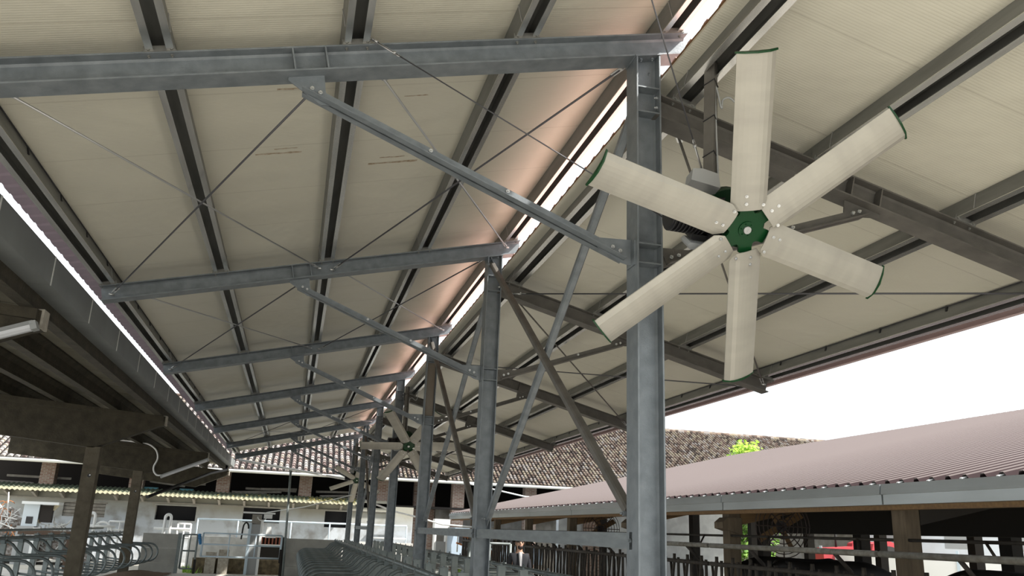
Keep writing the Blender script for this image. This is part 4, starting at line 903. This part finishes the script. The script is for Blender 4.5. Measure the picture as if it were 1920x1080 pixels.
# ------------------------------------------------------------------ man
def man(x, y, z):
    r = empty('person', (x, y, z), 'bearded man in a black jacket and pale shirt standing behind the cubicles, looking up', 'person')
    h = 1.74
    P = lambda dx, dy, t: (x + dx, y + dy, z + t * h)
    J = [(P(0, 0, .53), (.15, .11)), (P(0, 0, .64), (.14, .105)), (P(0, 0, .76), (.165, .11)), (P(0, -.005, .83), (.09, .08)), (P(0, -.01, .868), (.058, .062)), (P(0, -.015, .905), (.066, .078)), (P(0, -.012, .945), (.074, .092)), (P(0, .0, .982), (.055, .07))]
    E_ = [(0, 1), (1, 2), (2, 3), (3, 4), (4, 5), (5, 6), (6, 7)]
    for sd in (-1, 1):
        b = len(J); J += [(P(sd * .17, .01, .80), .062), (P(sd * .23, .03, .63), .048), (P(sd * .22, -.06, .48), .036), (P(sd * .215, -.085, .435), (.024, .04))]; E_ += [(2, b), (b, b + 1), (b + 1, b + 2), (b + 2, b + 3)]
        for i in range(4):
            c = len(J); dy = -.115 + .018 * i
            J += [(P(sd * .214, dy, .41), .0095), (P(sd * .206, dy - .004, .385 + .004 * abs(i - 1)), .008)]; E_ += [(b + 3, c), (c, c + 1)]
        c = len(J); J += [(P(sd * .195, -.125, .43), .011), (P(sd * .185, -.14, .41), .009)]; E_ += [(b + 3, c), (c, c + 1)]
        b = len(J); J += [(P(sd * .09, 0, .47), .085), (P(sd * .10, -.01, .27), .058), (P(sd * .10, .01, .045), .042), (P(sd * .105, -.13, .02), (.042, .03))]; E_ += [(0, b), (b, b + 1), (b + 1, b + 2), (b + 2, b + 3)]
    skin_obj('body', J, E_, SKIN, r)
    JJ = [(P(0, 0, .50), (.175, .13)), (P(0, 0, .64), (.165, .125)), (P(0, 0, .765), (.185, .128)), (P(0, 0, .825), (.105, .092))]; EE = [(0, 1), (1, 2), (2, 3)]
    for sd in (-1, 1):
        b = len(JJ); JJ += [(P(sd * .175, .01, .80), .075), (P(sd * .235, .03, .63), .062), (P(sd * .222, -.055, .49), .05)]; EE += [(2, b), (b, b + 1), (b + 1, b + 2)]
    skin_obj('jacket', JJ, EE, JACKET, r)
    TJ = [(P(0, 0, .52), (.16, .118))]; TE = []
    for sd in (-1, 1):
        b = len(TJ); TJ += [(P(sd * .09, 0, .46), .098), (P(sd * .10, -.01, .27), .072), (P(sd * .10, .01, .05), .06)]; TE += [(0, b), (b, b + 1), (b + 1, b + 2)]
    skin_obj('trousers', TJ, TE, TROUS, r)
    hz = z + .945 * h
    MB().add([(x - .03, y - .118, z + .845 * h), (x + .03, y - .118, z + .845 * h), (x + .022, y - .150, z + .75 * h), (x + .012, y - .152, z + .66 * h), (x - .012, y - .152, z + .66 * h), (x - .022, y - .150, z + .75 * h),
              (x - .045, y - .09, z + .845 * h), (x + .045, y - .09, z + .845 * h), (x + .03, y - .10, z + .75 * h), (x + .012, y - .10, z + .66 * h), (x - .012, y - .10, z + .66 * h), (x - .03, y - .10, z + .75 * h)],
             [[5, 4, 3, 2, 1, 0], [6, 7, 8, 9, 10, 11]] + [[i, (i + 1) % 6, (i + 1) % 6 + 6, i + 6] for i in range(6)]).build('shirt', SHIRT, r)
    def cap(zc, ry, rx, rzz, y0, a0, a1, name, m):
        rings = []
        for i in range(7):
            a = a0 + (a1 - a0) * i / 6; rings.append([(x + rx * math.cos(a) * math.cos(t), y + y0 + ry * math.cos(a) * math.sin(t), zc + rzz * math.sin(a)) for t in [k * PI / 8 for k in range(16)]])
        MB().loft(rings).build(name, m, r)
    cap(hz + .03, .100, .086, .105, .018, -.1, 1.5, 'hair', HAIR)
    cap(hz - .075, .045, .058, .055, -.062, -1.4, .5, 'beard', HAIR)
    MB().loft([[(x + w * c, y - .098 - d, hz + zz) for c in (-1, 0, 1)] + [(x, y - .085, hz + zz)] for w, d, zz in ((.008, 0, .03), (.011, .014, .0), (.016, .022, -.018), (.012, .004, -.026))]).build('nose', SKIN, r)
    for sd in (-1, 1):
        MB().cyl((x + sd * .031, y - .094, hz + .018), (x + sd * .031, y - .102, hz + .018), .012, 10).build('eye', HAIR, r)
        MB().loft([[(x + sd * (.076 + d), y + .005 + .022 * math.cos(t), hz + .034 * math.sin(t)) for t in [k * PI / 4 for k in range(8)]] for d in (0, .012)]).build('ear', SKIN, r)
    MB().box(x - .022, x + .022, y - .108, y - .10, hz - .062, hz - .054).build('mouth', mat('lip', (.28, .10, .09), .6), r)
man(4.80, 18.2, -1.85)
# pale gate panel near the man
gate(4.15, 5.15, 20.4, -1.2, -.25, 'pale tube gate panel behind the standing man', STALLP, 3)

# ------------------------------------------------------------------ beyond the red barn
def leafy(root, c, rad, n, m, seed, size=.16, name='foliage'):
    rr_ = random.Random(seed); mb = MB()
    for i in range(n):
        d = V((rr_.gauss(0, 1), rr_.gauss(0, 1), rr_.gauss(0, 1))).normalized() * (rr_.random() ** .4)
        p = V(c) + V((d.x * rad[0], d.y * rad[1], d.z * rad[2])) * (1 + .25 * math.sin(d.x * 9 + seed) * math.cos(d.z * 7))
        a = V((rr_.gauss(0, 1), rr_.gauss(0, 1), rr_.gauss(0, 1))).normalized(); b = a.orthogonal().normalized(); s = size * rr_.uniform(.6, 1.2)
        mb.add([p - a * s, p + b * s * .5, p + a * s, p - b * s * .5], [[0, 1, 2, 3]])
    return tag(mb.build(name, m, root), kind='stuff')
def tree(x, y, top, cr, rad, m, n, label, seed, size):
    r = empty('leafy_tree', (x, y, -1.85), label, 'tree')
    MB().tube([(x, y, -1.85), (x + .1, y, cr * .5 - .8), (x, y + .1, cr)], .14, 8).build('trunk', BARK, r)
    br = MB(); rb_ = random.Random(seed)
    for k in range(6):
        t = k * PI / 3; br.tube([(x, y, cr - rad[2] * .7), (x + math.cos(t) * rad[0] * .5, y + math.sin(t) * rad[1] * .5, cr + rb_.uniform(-.1, .4) * rad[2])], .05, 6)
    br.build('branch', BARK, r)
    leafy(r, (x, y, cr), rad, n, m, seed, size)
    leafy(r, (x - .4, y + .1, .55), (2.1, 1.0, 1.7), 1700, LEAFD, seed + 1, .17)
    return r
tree(22.6, 40.0, 5, 4.30, (.95, .85, .75), LEAF, 900, 'leafy tree with bright green top showing above the red barn ridge', 4, .13)

wb = empty('white_building', (33, 27, -1.85), 'long low white building with dark windows seen through the red barn', 'building')
wu = V((18, -20, 0)).normalized(); wn = V((wu.y, -wu.x, 0)); w0 = V((29, 40, 0))
MB().prism([(0, -1.85), (26, -1.85), (26, 1.6), (0, 1.6)], w0, wu, (0, 0, 1), -wn * .4).build('wall', mat('pale white render', (.68, .72, .76), .9, 0, (.6, .62, .64), 1), wb)
for k in range(8):
    MB().prism([(1 + k * 3, .1), (2.6 + k * 3, .1), (2.6 + k * 3, 1.0), (1 + k * 3, 1.0)], w0 + wn * .02, wu, (0, 0, 1), -wn * .1).build('window', GREYBOX, wb)
MB().prism([(-.3, 1.6), (26.3, 1.6), (26.3, 1.75), (-.3, 1.75)], w0 + wn * .5, wu, (0, 0, 1), -wn * 4).build('roof_edge', TILEBASE, wb)
wf = empty('white_fence', (27, 29, -1.85), 'long white panel fence standing before the white building', 'fence')
for k in range(12):
    MB().prism([(k * 2 + .03, -1.85), (k * 2 + 1.97, -1.85), (k * 2 + 1.97, -.15), (k * 2 + .03, -.15)], w0 + wn * 4 - wu * 1, wu, (0, 0, 1), -wn * .06).build('fence_panel', WHITEPL, wf)
    MB().prism([(k * 2 - .06, -1.85), (k * 2 + .06, -1.85), (k * 2 + .06, .0), (k * 2 - .06, .0)], w0 + wn * 4.02 - wu * 1, wu, (0, 0, 1), wn * .06).build('fence_post', PALEBLUE, wf)
def tractor(x, y):
    r = empty('tractor', (x, y, -1.85), 'red tractor with white steering wheel seen through the red barn', 'tractor'); z = -1.85; r.scale = (1.35, 1.35, 1.35)
    MB().prism([(-1.5, .75), (-1.5, 1.15), (-1.35, 1.3), (-.1, 1.38), (0, 1.2), (0, .7)], (x, y - .3, z), (1, 0, 0), (0, 0, 1), (0, .6, 0)).build('bonnet', RED, r)
    for sd in (-.75, .45): MB().prism([(.1, 1.0), (.25, 1.5), (.75, 1.68), (1.3, 1.5), (1.45, 1.0), (1.3, 1.0), (.75, 1.4), (.3, 1.0)], (x, y + sd, z), (1, 0, 0), (0, 0, 1), (0, .3, 0)).build('mudguard', RED, r)
    MB().box(x - .1, x + 1.2, y - .35, y + .35, z + .6, z + 1.0).build('chassis', RUBBER, r)
    for sd in (-.85, .5): MB().cyl((x + .8, y + sd, z + .72), (x + .8, y + sd + .35, z + .72), .72, 24).build('rear_wheel', RUBBER, r); MB().cyl((x - 1.2, y + sd + .1, z + .42), (x - 1.2, y + sd + .3, z + .42), .42, 20).build('front_wheel', RUBBER, r)
    for sd in (-.86, .84): MB().cyl((x + .8, y + sd, z + .72), (x + .8, y + sd + .02, z + .72), .38, 20).build('wheel_rim', WHITEPL, r)
    MB().tube([(x + .28 + .19 * math.cos(t) * .4, y + .19 * math.sin(t), z + 1.62 + .19 * math.cos(t)) for t in [k * PI / 8 for k in range(17)]], .016, 6).tube([(x + .25, y, z + 1.6), (x, y, z + 1.3)], .018, 6).build('steering_wheel', WHITEPL, r)
    MB().box(x + .55, x + .95, y - .22, y + .22, z + 1.05, z + 1.15).box(x + .9, x + .98, y - .22, y + .22, z + 1.1, z + 1.55).build('seat', RUBBER, r)
    MB().tube([(x - .7, y + .1, z + 1.3), (x - .7, y + .1, z + 2.0)], .04, 8).build('exhaust', RUBBER, r)
tractor(27.2, 38.0)
# pale vehicles parked far behind the man
def van(x, y, m, label):
    r = empty('parked_van', (x, y, -1.85), label, 'van'); z = -1.85
    MB().prism([(-2.2, .45), (2.2, .45), (2.25, 1.1), (1.6, 1.25), (1.0, 1.95), (-2.1, 2.0), (-2.25, 1.2)], (x, y, z), (1, 0, 0), (0, 0, 1), (0, 1.8, 0)).build('van_body', m, r)
    MB().prism([(1.45, 1.3), (.98, 1.85), (-1.9, 1.88), (-1.9, 1.3)], (x, y - .01, z), (1, 0, 0), (0, 0, 1), (0, 1.82, 0)).build('side_window', GLASS, r)
    for dx in (-1.4, 1.4): MB().cyl((x + dx, y - .02, z + .36), (x + dx, y + .25, z + .36), .36, 18).build('wheel', RUBBER, r)
van(9.6, 40.4, BLUEGREY, 'pale blue van parked far behind the standing man')
rb2 = empty('brick_shed', (13.6, 39.4, -1.85), 'whitewashed shed with one bare brick corner seen below the red barn gutter', 'shed')
MB().box(12.2, 21.0, 39.2, 39.6, -1.85, 1.3).build('shed_wall', mat('whitewashed wall', (.66, .70, .72), .95, 0, (.5, .53, .56), 2), rb2); MB().box(13.4, 14.4, 39.1, 39.2, -1.85, 1.3).build('brick_corner', BRICK, rb2)
tag(MB().cyl((13.95, 39.05, .02), (13.95, 39.1, .02), .13, 16).build('yellow_disc', YELLOW), 'small yellow disc sign on the whitewashed shed', 'sign')

# ------------------------------------------------------------------ lift to floor level, camera, light
for o in list(C.objects):
    if o.parent is None: o.location.z += H
cam = bpy.data.cameras.new('camera'); co = bpy.data.objects.new('camera', cam); C.objects.link(co)
pitch, roll, yaw, f = 2.84515338e-01, 4.01690600e-02, 2.37317405e-01, 1.57052761e+03
cy, sy, cp_, sp_ = math.cos(yaw), math.sin(yaw), math.cos(pitch), math.sin(pitch)
F = V((sy * cp_, cy * cp_, sp_)); r0 = V((cy, -sy, 0)); u0 = r0.cross(F); Rr = r0 * math.cos(roll) + u0 * math.sin(roll); U = -r0 * math.sin(roll) + u0 * math.cos(roll)
M = Matrix((Rr, U, -F)).transposed().to_4x4(); M.translation = V((0, 0, H)); co.matrix_world = M
cam.sensor_width = 36; cam.lens = f / 1920 * 36; cam.clip_end = 400; cam.clip_start = .05
SC.camera = co
w = bpy.data.worlds.new('bright hazy sky'); SC.world = w; w.use_nodes = True
bg = w.node_tree.nodes['Background']; bg.inputs[0].default_value = (.90, .96, 1, 1); bg.inputs[1].default_value = 1.6
sun = bpy.data.lights.new('sun', 'SUN'); so = bpy.data.objects.new('sun', sun); C.objects.link(so); sun.energy = 8.0; sun.angle = .02; sun.color = (1, .95, .88)
so.rotation_euler = V((-.60, .38, -.70)).to_track_quat('-Z', 'Y').to_euler()
SC.view_settings.view_transform = 'Standard'; SC.view_settings.look = 'None'; SC.view_settings.gamma = 1; SC.view_settings.use_curve_mapping = False
SC.view_settings.exposure = .16
SC.cycles.max_bounces = 10; SC.cycles.diffuse_bounces = 6; SC.cycles.use_denoising = True
